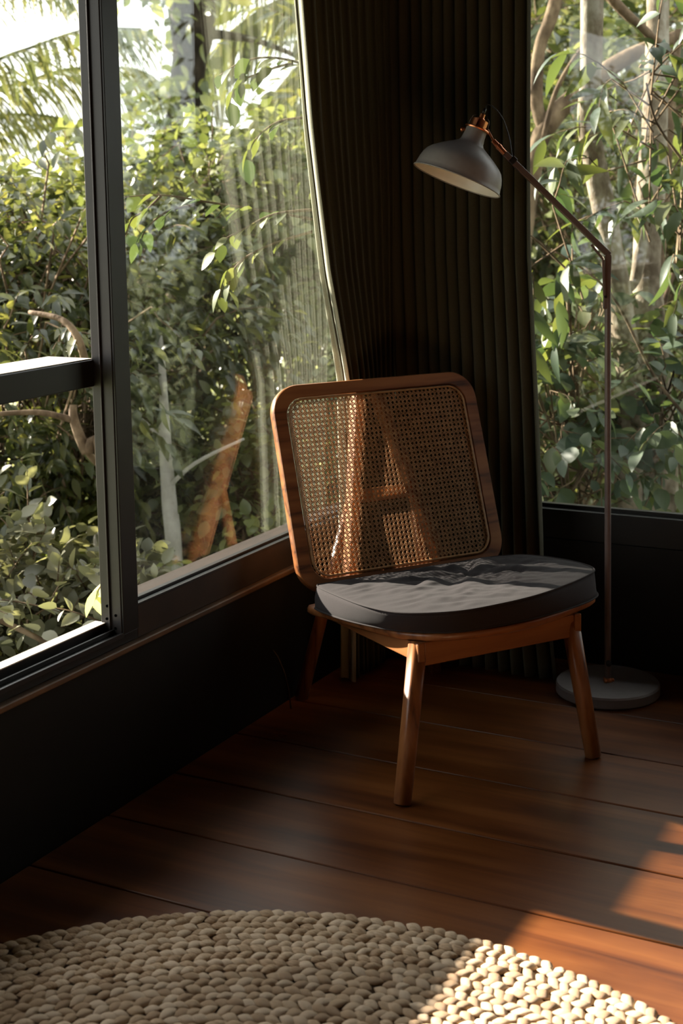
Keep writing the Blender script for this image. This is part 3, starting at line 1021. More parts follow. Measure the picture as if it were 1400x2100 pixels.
pp = np.array([p for p, _ in lobes]) + np.array([RC[0], RC[1], 0])
qx, qy, qw = project(pp)
inview = (qx > 0) & (qx < 1400) & (qy < 2098) & (qy > 0) & (qw > 0)
order = np.argsort(np.where(inview, np.linalg.norm(pp - CAM, axis=1), 99))
near = set(order[:300].tolist())
RV, RF, RA = [], [], []
off = 0
for i, (pos, Mx) in enumerate(lobes):
    if i in near:
        o = bpy.data.objects.new('braid_strand', lobe_mesh)
        COL.objects.link(o)
        mm = Matrix.Identity(4)
        for r in range(3):
            for c in range(3): mm[r][c] = Mx[r, c]
            mm[r][3] = pos[r]
        o.matrix_basis = mm
        o.parent = rug
    else:
        RV.append(LV @ Mx.T + pos)
        RF += [tuple(j + off for j in f) for f in LF]
        RA += [float(rr_.uniform())] * len(LV)
        off += len(LV)
me = bpy.data.meshes.new('braid_field')
me.from_pydata(np.concatenate(RV).tolist(), [], RF)
me.materials.append(M_RUG)
me.polygons.foreach_set('use_smooth', [True] * len(me.polygons))
a_ = me.attributes.new('rnd', 'FLOAT', 'POINT'); a_.data.foreach_set('value', RA)
bfld = bpy.data.objects.new('braid_field', me); COL.objects.link(bfld); bfld.parent = rug; bfld['kind'] = 'stuff'

# dry twig standing against the low wall
tw = [onp for onp in [(-1.852, 3.15, .004), (-1.866, 3.165, .05), (-1.872, 3.155, .10), (-1.880, 3.135, .15), (-1.884, 3.118, .172)]]
o = MB().tube(tw, [.0022, .002, .0018, .0014, .0008], 6).build('dry_twig', M_BARKB, None, smooth=True)
tag(o, 'thin dry twig leaning on the dark wall beside the rear chair leg', 'twig')

# ---------------------------------------------------------------- outdoors
GZ = -1.5
gr = MB().box(-60, 40, YB + 0.13, 80, GZ - .3, GZ)
gr.box(-60, XW - 0.14, -40, YB + 0.13, GZ - .3, GZ)
gr = gr.build('ground', M_GROUND)
tag(gr, 'earth and undergrowth outside the house', kind='structure')

def leaf_template(width=.42, droop=.25, fold=.22, stations=4, round_=1.0, tipx=0.0):
    V = [(0, 0, 0)]
    for i in range(1, stations + 1):
        t = i / (stations + 1)
        w = width * (math.sin(math.pi * t ** 0.8) ** round_) * .5
        z = -droop * t * t
        V += [(-w, t, z + fold * w), (tipx * math.sin(3 * t) * .05, t, z), (w, t, z + fold * w)]
    V.append((tipx * .05, 1.0, -droop))
    F = [(0, 2, 1), (0, 3, 2)]
    for i in range(stations - 1):
        a = 1 + 3 * i; b = a + 3
        F += [(a, a + 1, b + 1, b), (a + 1, a + 2, b + 2, b + 1)]
    a = 1 + 3 * (stations - 1); e = len(V) - 1
    F += [(a, a + 1, e), (a + 1, a + 2, e)]
    return np.array(V, float), F
T_LANCE = leaf_template(.36, .28, .25)
T_OVAL = leaf_template(.62, .20, .18, 4, .8)
T_LONG = leaf_template(.30, .35, .22, 5, .9)
T_LITE = leaf_template(.42, .22, .22, 2)

def leaf_frames(rng, pos, dirs, nup, length):
    """matrices with y along the leaf"""
    d = dirs / (np.linalg.norm(dirs, axis=1, keepdims=True) + 1e-9)
    z = nup - d * (nup * d).sum(1, keepdims=True)
    z /= (np.linalg.norm(z, axis=1, keepdims=True) + 1e-9)
    x = np.cross(d, z)
    return np.stack([x, d, z], 2) * length[:, None, None]

def leaf_mesh_joined(name, tmpl, P, Ms, mat, rng):
    TV, TF = tmpl
    n = len(P); nv = len(TV)
    V = np.einsum('nij,kj->nki', Ms, TV) + P[:, None, :]
    me = bpy.data.meshes.new(name)
    loops = np.array([i for f in TF for i in f]); sizes = np.array([len(f) for f in TF])
    me.vertices.add(n * nv)
    me.vertices.foreach_set('co', V.reshape(-1).astype(np.float32))
    AL = (loops[None, :] + (np.arange(n) * nv)[:, None]).reshape(-1)
    me.loops.add(len(AL))
    me.loops.foreach_set('vertex_index', AL.astype(np.int32))
    AS = np.tile(sizes, n)
    me.polygons.add(len(AS))
    st = np.concatenate([[0], np.cumsum(AS)[:-1]])
    me.polygons.foreach_set('loop_start', st.astype(np.int32))
    me.polygons.foreach_set('loop_total', AS.astype(np.int32))
    me.polygons.foreach_set('use_smooth', np.ones(len(AS), bool))
    me.update(calc_edges=True)
    a = me.attributes.new('rnd', 'FLOAT', 'POINT')
    a.data.foreach_set('value', np.repeat(rng.uniform(0, 1, n), nv).astype(np.float32))
    me.materials.append(mat)
    o = bpy.data.objects.new(name, me)
    COL.objects.link(o)
    return o

TM_CACHE = {}
def place_leaves(parent, base, tmpl, P, Ms, mat, rng, n_obj):
    """the nearest leaves in view as objects of their own, the rest as one part"""
    n = len(P)
    qx, qy, qw = project(P)
    vis = (qw > 0) & (qx > -10) & (qx < 1410) & (qy > -10) & (qy < 1420) & ((qx < 700) | (qx > 1085))
    dist = np.where(vis, np.linalg.norm(P - CAM, axis=1), 1e6)
    od = np.argsort(dist)
    n_obj = min(n_obj, int(vis.sum()))
    pick, rest = od[:n_obj], od[n_obj:]
    key = (id(tmpl), mat.name)
    if key not in TM_CACHE:
        me = MB().add(*tmpl).mesh('leaf', mat, smooth=True)
        TM_CACHE[key] = me
    for i in pick:
        o = bpy.data.objects.new('leaf', TM_CACHE[key])
        COL.objects.link(o)
        mm = Matrix.Identity(4)
        for r in range(3):
            for c in range(3): mm[r][c] = Ms[i, r, c]
            mm[r][3] = P[i, r] - base[r]
        o.matrix_basis = mm
        o.parent = parent
    if len(rest):
        o = leaf_mesh_joined('foliage', tmpl, P[rest] - np.asarray(base), Ms[rest], mat, rng)
        o.parent = parent
        o['kind'] = 'stuff'

def in_sun_path(P):
    """clear corridor in front of the side window where the sun comes in"""
    x, y_, z = P[:, 0], P[:, 1], P[:, 2]
    yy = y_ + 0.08 * (x - XW)
    zz = z + 0.40 * (x - XW)
    return (x < XW) & (yy > 0.4) & (yy < 3.75) & (zz > 0.30) & (zz < 2.6)

def plant(name, label, cat, group, base, centers, n_twigs, lpt, llen, tmpl, mat, bark, n_obj, seed,
          droop=.35, clump=0, stems=None, stem_r=.03, tl=(.3, .6), shell=0.5, up=.25, twig_r=.004, wood_frac=.5):
    rng = np.random.default_rng(seed)
    base = np.asarray(base, float)
    root = empty(name, tuple(base))
    tag(root, label, cat, group)
    wood_ = MB()
    if stems:
        for st in stems:
            pts = np.array([p for p, r in st]) - base
            rs = [r for p, r in st]
            # smooth
            fp, fr_ = [], []
            for i in range(len(pts) - 1):
                p0, p1, p2, p3 = pts[max(i - 1, 0)], pts[i], pts[i + 1], pts[min(i + 2, len(pts) - 1)]
                for j in range(5):
                    t = j / 5
                    fp.append(0.5 * (2 * p1 + (p2 - p0) * t + (2 * p0 - 5 * p1 + 4 * p2 - p3) * t * t + (-p0 + 3 * p1 - 3 * p2 + p3) * t ** 3))
                    fr_.append((rs[i] * (1 - t) + rs[i + 1] * t) * (1 + .10 * noise.noise(Vector(fp[-1] * 5))))
            fp.append(pts[-1]); fr_.append(rs[-1])
            MB().tube(fp, fr_, 12).build('trunk' if max(rs) > .03 else 'branch', bark, root, smooth=True)
    P, D, U = [], [], []
    for (c, rad_, share) in centers:
        c = np.asarray(c, float); rad_ = np.asarray(rad_, float)
        stem_top = c + np.array([0, 0, rad_[2] * .6])
        stem_bot = np.array([c[0] * .7 + base[0] * .3, c[1] * .7 + base[1] * .3, max(base[2], c[2] - rad_[2] * 1.4)])
        n = int(n_twigs * share)
        if not n: continue
        v = rng.normal(size=(n, 3)); v /= np.linalg.norm(v, axis=1, keepdims=True)
        v *= rng.uniform(shell ** 3, 1, (n, 1)) ** (1 / 3)
        if clump:
            cv = rng.normal(size=(clump, 3)); cv /= np.linalg.norm(cv, axis=1, keepdims=True)
            cv *= rng.uniform(.1, 1, (clump, 1)) ** (1 / 3)
            v = cv[rng.integers(0, clump, n)] * .95 + rng.normal(0, .13, (n, 3))
        o_ = c + v * rad_
        d = v * .7 + np.array([0, 0, up]) + rng.normal(0, .45, (n, 3))
        d /= np.linalg.norm(d, axis=1, keepdims=True)
        ln = rng.uniform(tl[0], tl[1], (n, 1))
        tt5 = np.linspace(0, 1, 5)[None, :, None]
        pts = o_[:, None, :] + d[:, None, :] * ln[:, None, :] * tt5 + np.array([0, 0, -.6]) * droop * ln[:, None, :] * tt5 ** 2
        s = np.cross(d, rng.normal(size=(n, 3))); s /= np.linalg.norm(s, axis=1, keepdims=True)
        for q in np.nonzero(rng.uniform(size=n) < wood_frac)[0]:
            tt = rng.uniform(.1, .9)
            jn = stem_bot * (1 - tt) + stem_top * tt
            bk_ = o_[q] + (jn - o_[q]) * min(1, .5 / (np.linalg.norm(jn - o_[q]) + 1e-6))
            wood_.tube([bk_ - base, o_[q] - base + rng.normal(0, .02, 3)] + [p - base for p in pts[q, 1:]],
                       [twig_r * 1.7, twig_r * 1.3, twig_r, twig_r * .8, twig_r * .6, twig_r * .3], 3, cap=False)
        for j in range(lpt):
            t = (j + .7) / lpt
            i0_ = min(3, int(t * 4)); f = t * 4 - i0_
            p = pts[:, i0_] * (1 - f) + pts[:, i0_ + 1] * f
            td = pts[:, i0_ + 1] - pts[:, i0_]; td = td / np.linalg.norm(td, axis=1, keepdims=True)
            spread = rng.uniform(.6, 1.2, (n, 1)) if j < lpt - 1 else np.full((n, 1), .15)
            dz = np.zeros((n, 3)); dz[:, 2] = -droop * rng.uniform(.2, 1.6, n)
            P.append(p); D.append(td + s * (1 if j % 2 else -1) * spread + dz + rng.normal(0, .22, (n, 3)))
            U.append(np.array([0, 0, 1.0]) + rng.normal(0, .48, (n, 3)))
    if wood_.v:
        wood_.build('twigs', bark, root, smooth=True)['kind'] = 'stuff'
    if P:
        P, D, U = np.concatenate(P), np.concatenate(D), np.concatenate(U)
        keep = ~in_sun_path(P) & ~((P[:, 0] > XW - .35) & (P[:, 1] < YB + .35))
        P, D, U = P[keep], D[keep], U[keep]
        ll = llen * rng.uniform(.6, 1.2, len(P))
        Ms = leaf_frames(rng, P, D, U, ll)
        place_leaves(root, base, tmpl, P, Ms, mat, rng, n_obj)
    return root

def gp(px, dist, z=GZ):
    p = at(px, 900, dist); p[2] = z
    return p

# --- through the side window
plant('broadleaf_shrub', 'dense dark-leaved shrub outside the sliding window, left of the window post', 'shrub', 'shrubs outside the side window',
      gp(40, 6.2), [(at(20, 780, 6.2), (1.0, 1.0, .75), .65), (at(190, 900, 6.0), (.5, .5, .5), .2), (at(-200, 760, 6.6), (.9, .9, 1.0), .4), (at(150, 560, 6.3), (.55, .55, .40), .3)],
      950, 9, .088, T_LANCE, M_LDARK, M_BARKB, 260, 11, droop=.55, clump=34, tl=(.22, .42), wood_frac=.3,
      stems=[[(gp(230, 4.95), .035), (at(215, 1000, 4.95), .022), (at(176, 925, 4.95), .019), (at(152, 862, 4.95), .016), (at(150, 830, 4.95), .012)],
             [(at(152, 862, 4.95), .012), (at(80, 846, 4.95), .010), (at(-20, 850, 4.95), .007)],
             [(at(262, 1010, 5.1), .012), (at(200, 950, 5.0), .013), (at(178, 925, 4.95), .012)],
             [(at(176, 745, 4.95), .014), (at(158, 690, 4.95), .013), (at(125, 655, 5.0), .011), (at(60, 640, 5.1), .007)],
             [(at(205, 1140, 5.2), .010), (at(150, 1165, 5.2), .008), (at(80, 1160, 5.2), .005)]])
plant('undergrowth_shrub', 'low grey-green shrub below the open sliding window, nearest the track', 'shrub', 'shrubs outside the side window',
      gp(60, 4.9), [(at(60, 1430, 4.8), (.55, .55, .30), .6), (at(180, 1350, 4.9), (.5, .5, .28), .5), (at(-80, 1290, 5.0), (.5, .5, .35), .5)],
      620, 8, .068, T_OVAL, M_LGREY, M_BARKB, 160, 12, droop=.3, clump=18, tl=(.16, .32), wood_frac=.3,
      stems=[[(at(-20, 1262, 4.5), .010), (at(60, 1300, 4.5), .009), (at(140, 1338, 4.5), .007), (at(220, 1350, 4.6), .004)]])
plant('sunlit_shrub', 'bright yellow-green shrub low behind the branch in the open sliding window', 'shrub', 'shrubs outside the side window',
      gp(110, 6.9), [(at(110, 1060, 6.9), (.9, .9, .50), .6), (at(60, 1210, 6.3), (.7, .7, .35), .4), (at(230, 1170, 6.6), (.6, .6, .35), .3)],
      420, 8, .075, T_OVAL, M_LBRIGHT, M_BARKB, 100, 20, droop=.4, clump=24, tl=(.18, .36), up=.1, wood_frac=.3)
plant('young_tree', 'sunlit yellow-green bushy tree behind the fixed window pane', 'tree', 'shrubs outside the side window',
      gp(430, 7.4), [(at(420, 430, 7.6), (1.0, 1.0, .40), .6), (at(310, 520, 7.4), (.7, .7, .45), .4), (at(580, 500, 7.4), (.7, .7, .5), .4)],
      620, 8, .080, T_OVAL, M_LMID, M_BARKB, 160, 13, droop=.4, clump=26, tl=(.2, .4), up=.05, wood_frac=.3,
      stems=[[(gp(300, 6.3), .06), (at(262, 818, 6.3), .045), (at(295, 765, 6.3), .040), (at(325, 720, 6.3), .034), (at(350, 600, 6.6), .028), (at(345, 460, 7.1), .02)]])
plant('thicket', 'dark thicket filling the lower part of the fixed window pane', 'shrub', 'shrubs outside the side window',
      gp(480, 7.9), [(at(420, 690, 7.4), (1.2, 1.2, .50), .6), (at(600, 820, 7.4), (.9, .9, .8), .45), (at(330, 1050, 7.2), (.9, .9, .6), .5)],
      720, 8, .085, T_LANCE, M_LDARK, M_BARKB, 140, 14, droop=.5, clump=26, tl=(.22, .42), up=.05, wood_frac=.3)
plant('undergrowth_shrub', 'sunlit low shrub behind the window glass, beside the pale slender trunk', 'shrub', 'shrubs outside the side window',
      gp(480, 6.0), [(at(500, 1140, 5.9), (.6, .6, .40), .5), (at(380, 1030, 6.3), (.5, .5, .4), .4), (at(570, 980, 6.0), (.4, .4, .45), .3)],
      480, 8, .066, T_OVAL, M_LMID, M_BARKB, 100, 15, droop=.35, clump=16, tl=(.18, .34), wood_frac=.3)
plant('slender_tree', 'pale slender tree trunk behind the glass, left of the chair back', 'tree', None,
      gp(352, 5.6), [], 0, 0, .1, T_OVAL, M_LMID, M_BARKP, 0, 16,
      stems=[[(gp(365, 5.6), .036), (at(360, 1180, 5.6), .033), (at(347, 1030, 5.6), .030), (at(338, 900, 5.6), .024), (at(335, 800, 5.6), .016), (at(328, 690, 5.7), .010)],
             [(at(345, 1000, 5.6), .010), (at(400, 950, 5.5), .008), (at(500, 900, 5.4), .005)],
             [(at(338, 910, 5.6), .009), (at(290, 860, 5.6), .006), (at(250, 850, 5.6), .004)]])
# dark trunk rising into the sky
plant('tall_tree', 'dark tree trunk rising against the white sky behind the glass', 'tree', None,
      gp(330, 10.5), [(at(330, -40, 10.5), (.7, .7, .25), .4), (at(350, 270, 10.2), (.35, .35, .2), .3)],
      90, 8, .12, T_OVAL, M_LMID, M_BARKD, 40, 17, droop=.4,
      stems=[[(gp(330, 10.5), .17), (at(355, 420, 10.5), .12), (at(372, 260, 10.5), .12), (at(388, 130, 10.5), .125), (at(395, 60, 10.5), .16), (at(400, -160, 10.5), .14)],
             [(at(396, 100, 10.5), .05), (at(430, 72, 10.5), .04), (at(500, 78, 10.4), .028), (at(560, 95, 10.3), .02), (at(640, 130, 10.2), .014)],
             [(at(428, 70, 10.5), .022), (at(425, 20, 10.5), .02), (at(440, -60, 10.5), .018)],
             [(at(392, 90, 10.5), .05), (at(360, 20, 10.5), .04), (at(330, -60, 10.5), .03)]])
# hanging leafy twigs close to the glass
def hanging(label, stems_px, dist, leaf_n, llen, seed, mat=M_LBLUE):
    rng = np.random.default_rng(seed)
    base = at(*stems_px[0][0], dist)
    root = empty('hanging_branch', tuple(base))
    tag(root, label, 'branch', 'leafy twigs outside the glass')
    P, D, U = [], [], []
    for st in stems_px:
        pts = np.array([at(px, py, dist + i * .03) for i, (px, py) in enumerate(st)])
        fp = []
        for i in range(len(pts) - 1):
            p0, p1, p2, p3 = pts[max(i - 1, 0)], pts[i], pts[i + 1], pts[min(i + 2, len(pts) - 1)]
            for j in range(6):
                t = j / 6
                fp.append(0.5 * (2 * p1 + (p2 - p0) * t + (2 * p0 - 5 * p1 + 4 * p2 - p3) * t * t + (-p0 + 3 * p1 - 3 * p2 + p3) * t ** 3))
        fp.append(pts[-1])
        fp = np.array(fp)
        MB().tube(fp - base, np.linspace(.0045, .0015, len(fp)), 6).build('stem', M_BARKB, root, smooth=True)
        L = np.concatenate([[0], np.cumsum(np.linalg.norm(np.diff(fp, axis=0), axis=1))])
        nl = max(4, int(L[-1] / (llen * .55)))
        for j in range(nl):
            s_ = L[-1] * (.12 + .88 * (j + 1) / nl)
            i = min(len(fp) - 2, int(np.searchsorted(L, s_)) - 1)
            p = fp[i]; td = nrm(fp[i + 1] - fp[i])
            side = nrm(np.cross(td, [0, 0, 1])) * (1 if j % 2 else -1)
            P.append(p); D.append(td * .8 + side * .6 + np.array([0, 0, -.45]) + rng.normal(0, .15, 3))
            U.append(np.array([0, 0, 1.0]) + side * -.2 + rng.normal(0, .25, 3))
    P, D, U = np.array(P), np.array(D), np.array(U)
    Ms = leaf_frames(rng, P, D, U, llen * rng.uniform(.75, 1.15, len(P)))
    place_leaves(root, base, T_OVAL, P, Ms, mat, rng, 300)
hanging('long leafy twig crossing behind the glass above the dark thicket',
        [[(640, 450), (560, 435), (430, 415), (330, 400), (250, 405)], [(400, 420), (340, 435), (300, 470), (285, 500)], [(330, 402), (300, 430), (270, 450), (258, 485)]], 4.1, 20, .075, 31)
hanging('pair of drooping leafy twigs in the glass left of the slanting curtain',
        [[(640, 430), (560, 440), (500, 470), (455, 495), (440, 520)], [(640, 475), (560, 500), (500, 530), (460, 565), (450, 615)], [(500, 530), (475, 560), (468, 600)]], 4.0, 20, .065, 32, M_LMID)
hanging('blue-green leafy twig hanging against the bright sky',
        [[(660, 150), (600, 125), (540, 118), (490, 130), (450, 155)], [(600, 130), (560, 140), (490, 170), (470, 215)], [(640, 240), (570, 250), (520, 290), (500, 330)]], 4.3, 20, .075, 33)
hanging('bright pale leaf sprig beside the lower window post',
        [[(240, 1180), (222, 1190), (205, 1205), (195, 1225)]], 3.9, 5, .085, 34, M_LPALE)

plant('broadleaf_shrub', 'dark shrub mirrored faintly in the rear window pane', 'shrub', 'shrubs outside the side window',
      (-3.6, -3.4, GZ), [((-3.6, -3.2, .8), (.9, 1.8, 1.5), 1)], 900, 8, .10, T_LITE, M_LDARK, M_BARKB, 0, 19, droop=.5, wood_frac=.2,
      stems=[[((-3.6, -3.4, GZ), .06), ((-3.6, -3.3, .2), .04), ((-3.5, -3.2, 1.2), .02)]])
# palms
def palm(label, base, trunk_top, fronds, seed, leaf_len=1.0, trunk_r=.13):
    rng = np.random.default_rng(seed)
    base = np.asarray(base, float)
    root = empty('palm_tree', tuple(base))
    tag(root, label, 'palm tree', 'palms behind the shrubs')
    tt = np.asarray(trunk_top, float)
    MB().tube([(0, 0, 0), (tt - base) * .5 + np.array([.15, .1, 0]), tt - base], [trunk_r * 1.2, trunk_r, trunk_r * .9], 12).build('trunk', M_BARKG, root, smooth=True)
    for fr_ in fronds:
        pts = np.array(fr_)
        fp = []
        for i in range(len(pts) - 1):
            p0, p1, p2, p3 = pts[max(i - 1, 0)], pts[i], pts[i + 1], pts[min(i + 2, len(pts) - 1)]
            for j in range(12):
                t = j / 12
                fp.append(0.5 * (2 * p1 + (p2 - p0) * t + (2 * p0 - 5 * p1 + 4 * p2 - p3) * t * t + (-p0 + 3 * p1 - 3 * p2 + p3) * t ** 3))
        fp.append(pts[-1]); fp = np.array(fp)
        fobj = MB().tube(fp - base, np.linspace(.022, .006, len(fp)), 6).build('frond', M_LPALM, root, smooth=True)
        L = np.concatenate([[0], np.cumsum(np.linalg.norm(np.diff(fp, axis=0), axis=1))])
        n = int(L[-1] / .035)
        mbf = MB()
        att = []
        for j in range(n):
            for sg in (-1, 1):
                s_ = L[-1] * (.06 + .94 * (j + rng.uniform(0, .6)) / n)
                i = min(len(fp) - 2, max(0, int(np.searchsorted(L, s_)) - 1))
                f = (s_ - L[i]) / (L[i + 1] - L[i] + 1e-9)
                p = fp[i] * (1 - f) + fp[i + 1] * f
                td = nrm(fp[i + 1] - fp[i])
                side = nrm(np.cross(td, [0, 0, 1.0])) * sg
                t = s_ / L[-1]
                ll = leaf_len * (0.45 + .55 * math.sin(math.pi * min(1, t * .85 + .12))) * rng.uniform(.85, 1.1)
                d0 = nrm(td * .55 + side * .75 + np.array([0, 0, -.25]) + rng.normal(0, .06, 3))
                w = .024
                q = p.copy(); dd = d0.copy()
                prev = None
                seg = 4
                ring_ = []
                for k in range(seg + 1):
                    wv = nrm(np.cross(dd, [0.1, .2, 1.0])) * w * (1 - (k / seg) ** 1.6 * .92)
                    ring_.append((q - wv, q + wv))
                    q = q + dd * ll / seg
                    dd = nrm(dd + np.array([0, 0, -.42]))
                vs_, fs_ = [], []
                for k, (a, b) in enumerate(ring_):
                    vs_ += [a - base, b - base]
                    if k: fs_.append((2 * k - 2, 2 * k - 1, 2 * k + 1, 2 * k))
                mbf.add(vs_, fs_); att += [float(rng.uniform())] * len(vs_)
        me = bpy.data.meshes.new('leaflets')
        me.from_pydata(mbf.v, [], mbf.f)
        me.materials.append(M_LPALM)
        a_ = me.attributes.new('rnd', 'FLOAT', 'POINT'); a_.data.foreach_set('value', att)
        o = bpy.data.objects.new('leaflets', me); COL.objects.link(o); o.parent = fobj
        o['kind'] = 'stuff'
palm('palm with drooping fronds against the sky at the upper left', gp(-420, 12.5), at(-330, 60, 12.5),
     [[at(-330, 60, 12.5), at(-120, 150, 12.2), at(40, 105, 12.0), at(170, 62, 11.8), at(290, 58, 11.6)],
      [at(-330, 60, 12.5), at(-150, 190, 12.6), at(20, 175, 12.6), at(150, 140, 12.6), at(300, 150, 12.6), at(380, 240, 12.6)],
      [at(-330, 60, 12.5), at(-160, -40, 12.0), at(0, -90, 11.6), at(140, -40, 11.3)],
      [at(-330, 60, 12.5), at(-140, 260, 13), at(20, 235, 13), at(140, 250, 13), at(220, 330, 13)]], 41)
palm('palm whose fronds hang down at the top beside the curtain', gp(760, 13), at(720, -60, 13),
     [[at(720, -60, 13), at(620, -20, 12.8), at(520, 30, 12.6), at(440, 110, 12.4), at(390, 230, 12.2)],
      [at(720, -60, 13), at(640, -110, 12.6), at(520, -80, 12.2), at(430, -10, 12)],
      [at(720, -60, 13), at(650, 90, 13), at(590, 160, 13), at(520, 260, 13), at(480, 380, 13)],
      [at(720, -60, 13), at(640, 180, 13.4), at(590, 300, 13.4), at(560, 400, 13.4)]], 42)
# far trees closing the view
far = [(60, 520, 17, (2.6, 2.6, .9)), (330, 500, 18, (2.8, 2.8, .9)), (620, 450, 20, (2.6, 2.6, 1.1)), (120, 900, 10.5, (2.0, 2.0, 1.2)), (480, 900, 11, (2.0, 2.0, 1.2))]
flab = ['hazy far tree crown low at the left edge beyond the palm', 'far tree crown beyond the window post', 'far tree crown beyond the slanting curtain edge',
        'pale sunlit tree glimpsed through gaps in the dark shrub', 'pale sunlit tree glimpsed through gaps in the thicket']
for i, (px, py, ds, rd) in enumerate(far):
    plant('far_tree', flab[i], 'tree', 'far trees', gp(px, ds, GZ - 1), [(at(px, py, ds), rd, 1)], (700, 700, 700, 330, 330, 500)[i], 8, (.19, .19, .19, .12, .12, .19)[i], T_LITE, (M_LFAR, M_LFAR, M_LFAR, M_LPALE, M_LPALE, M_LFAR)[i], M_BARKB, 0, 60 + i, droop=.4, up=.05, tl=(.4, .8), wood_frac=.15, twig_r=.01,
          stems=[[(gp(px, ds, GZ - 1), .16), (at(px, py, ds) + np.array([0, 0, .3]), .06)]])

# --- through the rear window
def rear_tree(label, stems, seed, bark=M_BARKG, base=None):
    return plant('forest_tree', label, 'tree', 'trunks outside the rear window', base if base is not None else stems[0][0][0], [], 0, 0, .1, T_OVAL, M_LMID, bark, 0, seed, stems=stems)
D1 = 5.6
rear_tree('lichen-grey tree trunk behind the bend of the lamp arm',
          [[(gp(1300, D1), .075), (at(1295, 900, D1), .056), (at(1272, 640, D1), .050), (at(1248, 480, D1), .047), (at(1222, 350, D1), .046), (at(1207, 250, D1), .044), (at(1212, 120, D1), .043), (at(1214, -60, D1), .043)]], 71)
rear_tree('thick mottled trunk right of the lamp pole with a broken pale branch',
          [[(gp(1352, 5.7), .105), (at(1345, 1000, 5.7), .085), (at(1335, 800, 5.7), .080), (at(1325, 560, 5.8), .060), (at(1335, 380, 5.9), .058), (at(1345, 180, 6.0), .05), (at(1350, -60, 6.1), .045)],
           [(at(1330, 420, 5.75), .034), (at(1315, 500, 5.7), .030), (at(1303, 570, 5.68), .022), (at(1288, 602, 5.65), .004)],
           [(at(1285, 905, 5.9), .012), (at(1308, 950, 5.9), .018), (at(1322, 1000, 5.95), .022), (at(1330, 1060, 6), .028)]], 72)
rear_tree('brown limb curving in from the dark curtain at the upper left of the rear window',
          [[(at(1060, 560, 7.0), .05), (at(1098, 320, 7.0), .045), (at(1128, 250, 7.0), .048), (at(1180, 195, 7.0), .045), (at(1250, 140, 7.0), .042), (at(1310, 105, 7.0), .036), (at(1400, 70, 7.1), .03)],
           [(at(1112, 262, 7.0), .030), (at(1099, 200, 7.0), .032), (at(1106, 100, 7.0), .032), (at(1128, 40, 7.0), .034), (at(1150, -40, 7.0), .03)],
           [(at(1110, 300, 6.7), .012), (at(1135, 200, 6.7), .011), (at(1170, 130, 6.7), .009), (at(1215, 70, 6.7), .008)]], 73, M_BARKB, gp(1050, 7.0))
rear_tree('thin upright stems beside the right edge of the photo',
          [[(gp(1280, 6.8), .030), (at(1325, 760, 6.8), .026), (at(1346, 600, 6.8), .024), (at(1362, 430, 6.8), .022), (at(1375, 230, 6.8), .020), (at(1392, 60, 6.8), .018)],
           [(at(1330, 1080, 6.2), .022), (at(1262, 960, 6.2), .020), (at(1300, 800, 6.2), .018), (at(1330, 720, 6.2), .014), (at(1380, 560, 6.2), .010)]], 74, M_BARKB)
rear_tree('slanting dark branch across the top right of the rear window',
          [[(at(1240, -20, 5.8), .022), (at(1275, 20, 5.8), .021), (at(1338, 78, 5.8), .018), (at(1420, 150, 5.8), .014)]], 75, M_BARKB, at(1240, -20, 5.8))
rear_tree('crossing thin branches low in the rear window beside the lamp pole',
          [[(gp(1180, 5.8), .022), (at(1195, 1010, 5.8), .018), (at(1228, 930, 5.8), .015), (at(1262, 860, 5.8), .012), (at(1300, 790, 5.8), .009)],
           [(at(1225, 1090, 5.6), .016), (at(1262, 950, 5.6), .022), (at(1285, 870, 5.6), .020), (at(1330, 760, 5.6), .014)],
           [(at(1420, 870, 5.2), .007), (at(1340, 770, 5.2), .006), (at(1250, 600, 5.2), .005), (at(1130, 510, 5.2), .003)],
           [(at(1400, 330, 5.0), .006), (at(1345, 250, 5.0), .005), (at(1325, 170, 5.0), .003)],
           [(at(1345, 255, 5.0), .003), (at(1290, 225, 5.0), .0025), (at(1250, 195, 5.0), .002)]], 76, M_BARKB)
plant('large_leaved_sapling', 'sapling with long drooping blue-green leaves high in the rear window', 'sapling', 'plants outside the rear window',
      gp(1370, 5.2), [(at(1330, 170, 5.2), (.22, .3, .22), .40), (at(1320, 330, 5.3), (.20, .3, .25), .25), (at(1140, 500, 5.1), (.14, .2, .2), .22), (at(1400, 420, 5.3), (.12, .25, .3), .25)],
      40, 6, .150, T_LONG, M_LBLUE, M_BARKB, 150, 81, droop=.75, tl=(.2, .35), wood_frac=.9, twig_r=.003)
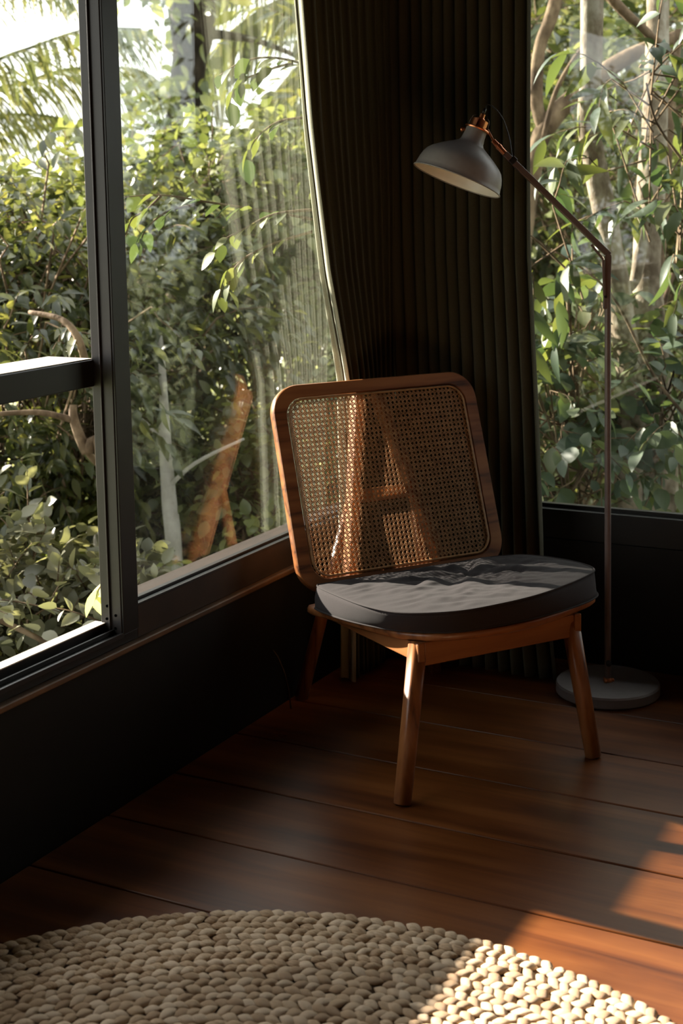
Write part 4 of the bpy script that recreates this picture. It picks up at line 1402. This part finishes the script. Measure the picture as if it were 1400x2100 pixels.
plant('large_leaved_sapling', 'sapling with broad leaves low in the rear window beside the curtain', 'sapling', 'plants outside the rear window',
      gp(1160, 5.4), [(at(1160, 880, 5.4), (.22, .3, .32), .5), (at(1180, 720, 5.6), (.2, .3, .25), .3), (at(1380, 840, 5.5), (.16, .25, .3), .3), (at(1190, 1000, 5.5), (.2, .3, .2), .3)],
      130, 6, .095, T_OVAL, M_LBLUE, M_BARKB, 200, 82, droop=.55, tl=(.2, .35), wood_frac=.7, twig_r=.003)
plant('forest_shrub', 'sun-dappled shrub in the middle distance of the rear window', 'shrub', 'plants outside the rear window',
      gp(1240, 8.2), [(at(1180, 420, 8.2), (.6, .6, .7), .5), (at(1330, 620, 8.2), (.6, .6, .7), .4), (at(1230, 900, 8.0), (.7, .7, .6), .5), (at(1330, 250, 8.4), (.6, .6, .6), .3)],
      330, 8, .085, T_OVAL, M_LMID, M_BARKB, 110, 83, droop=.45, clump=22, tl=(.2, .4))
plant('forest_thicket', 'dark thicket closing the back of the rear window view, with hidden clumps added for shade', 'shrub', 'plants outside the rear window',
      gp(1250, 11), [(at(1240, 350, 11), (1.6, 1.6, 1.2), .6), (at(1240, 800, 10.5), (1.6, 1.6, 1.1), .5), (at(1260, 0, 11.5), (1.6, 1.6, 1.0), .45), (at(930, 250, 9.0), (.9, 1.3, 1.5), .5), (at(900, 800, 9.0), (.9, 1.3, 1.1), .4), ((.3, 8.2, .9), (1.5, 1.0, 1.9), .6), ((2.9, 7.6, .9), (1.5, 1.0, 1.9), .5)],  # clumps hidden behind the curtain are added to shade the rear plants
      950, 8, .13, T_LITE, M_LDARK, M_BARKB, 0, 84, droop=.45, tl=(.4, .8), wood_frac=.3)
rear_far = [(1150, 300, 16), (1380, 300, 17), (1260, 700, 15)]
rlab = ['far forest tree crown behind the curving brown limb', 'far forest tree crown at the right edge behind the trunks', 'far forest tree crown low behind the lamp pole']
for i, (px, py, ds) in enumerate(rear_far):
    plant('far_tree', rlab[i], 'tree', 'far trees', gp(px, ds, GZ - 1), [(at(px, py, ds), (2.2, 2.2, 2.0), 1)], 600, 8, .22, T_LITE, M_LFAR, M_BARKB, 0, 90 + i, droop=.4, tl=(.5, 1.0), wood_frac=.15, twig_r=.01,
          stems=[[(gp(px, ds, GZ - 1), .18), (at(px, py, ds) + np.array([0, 0, .3]), .07)]])
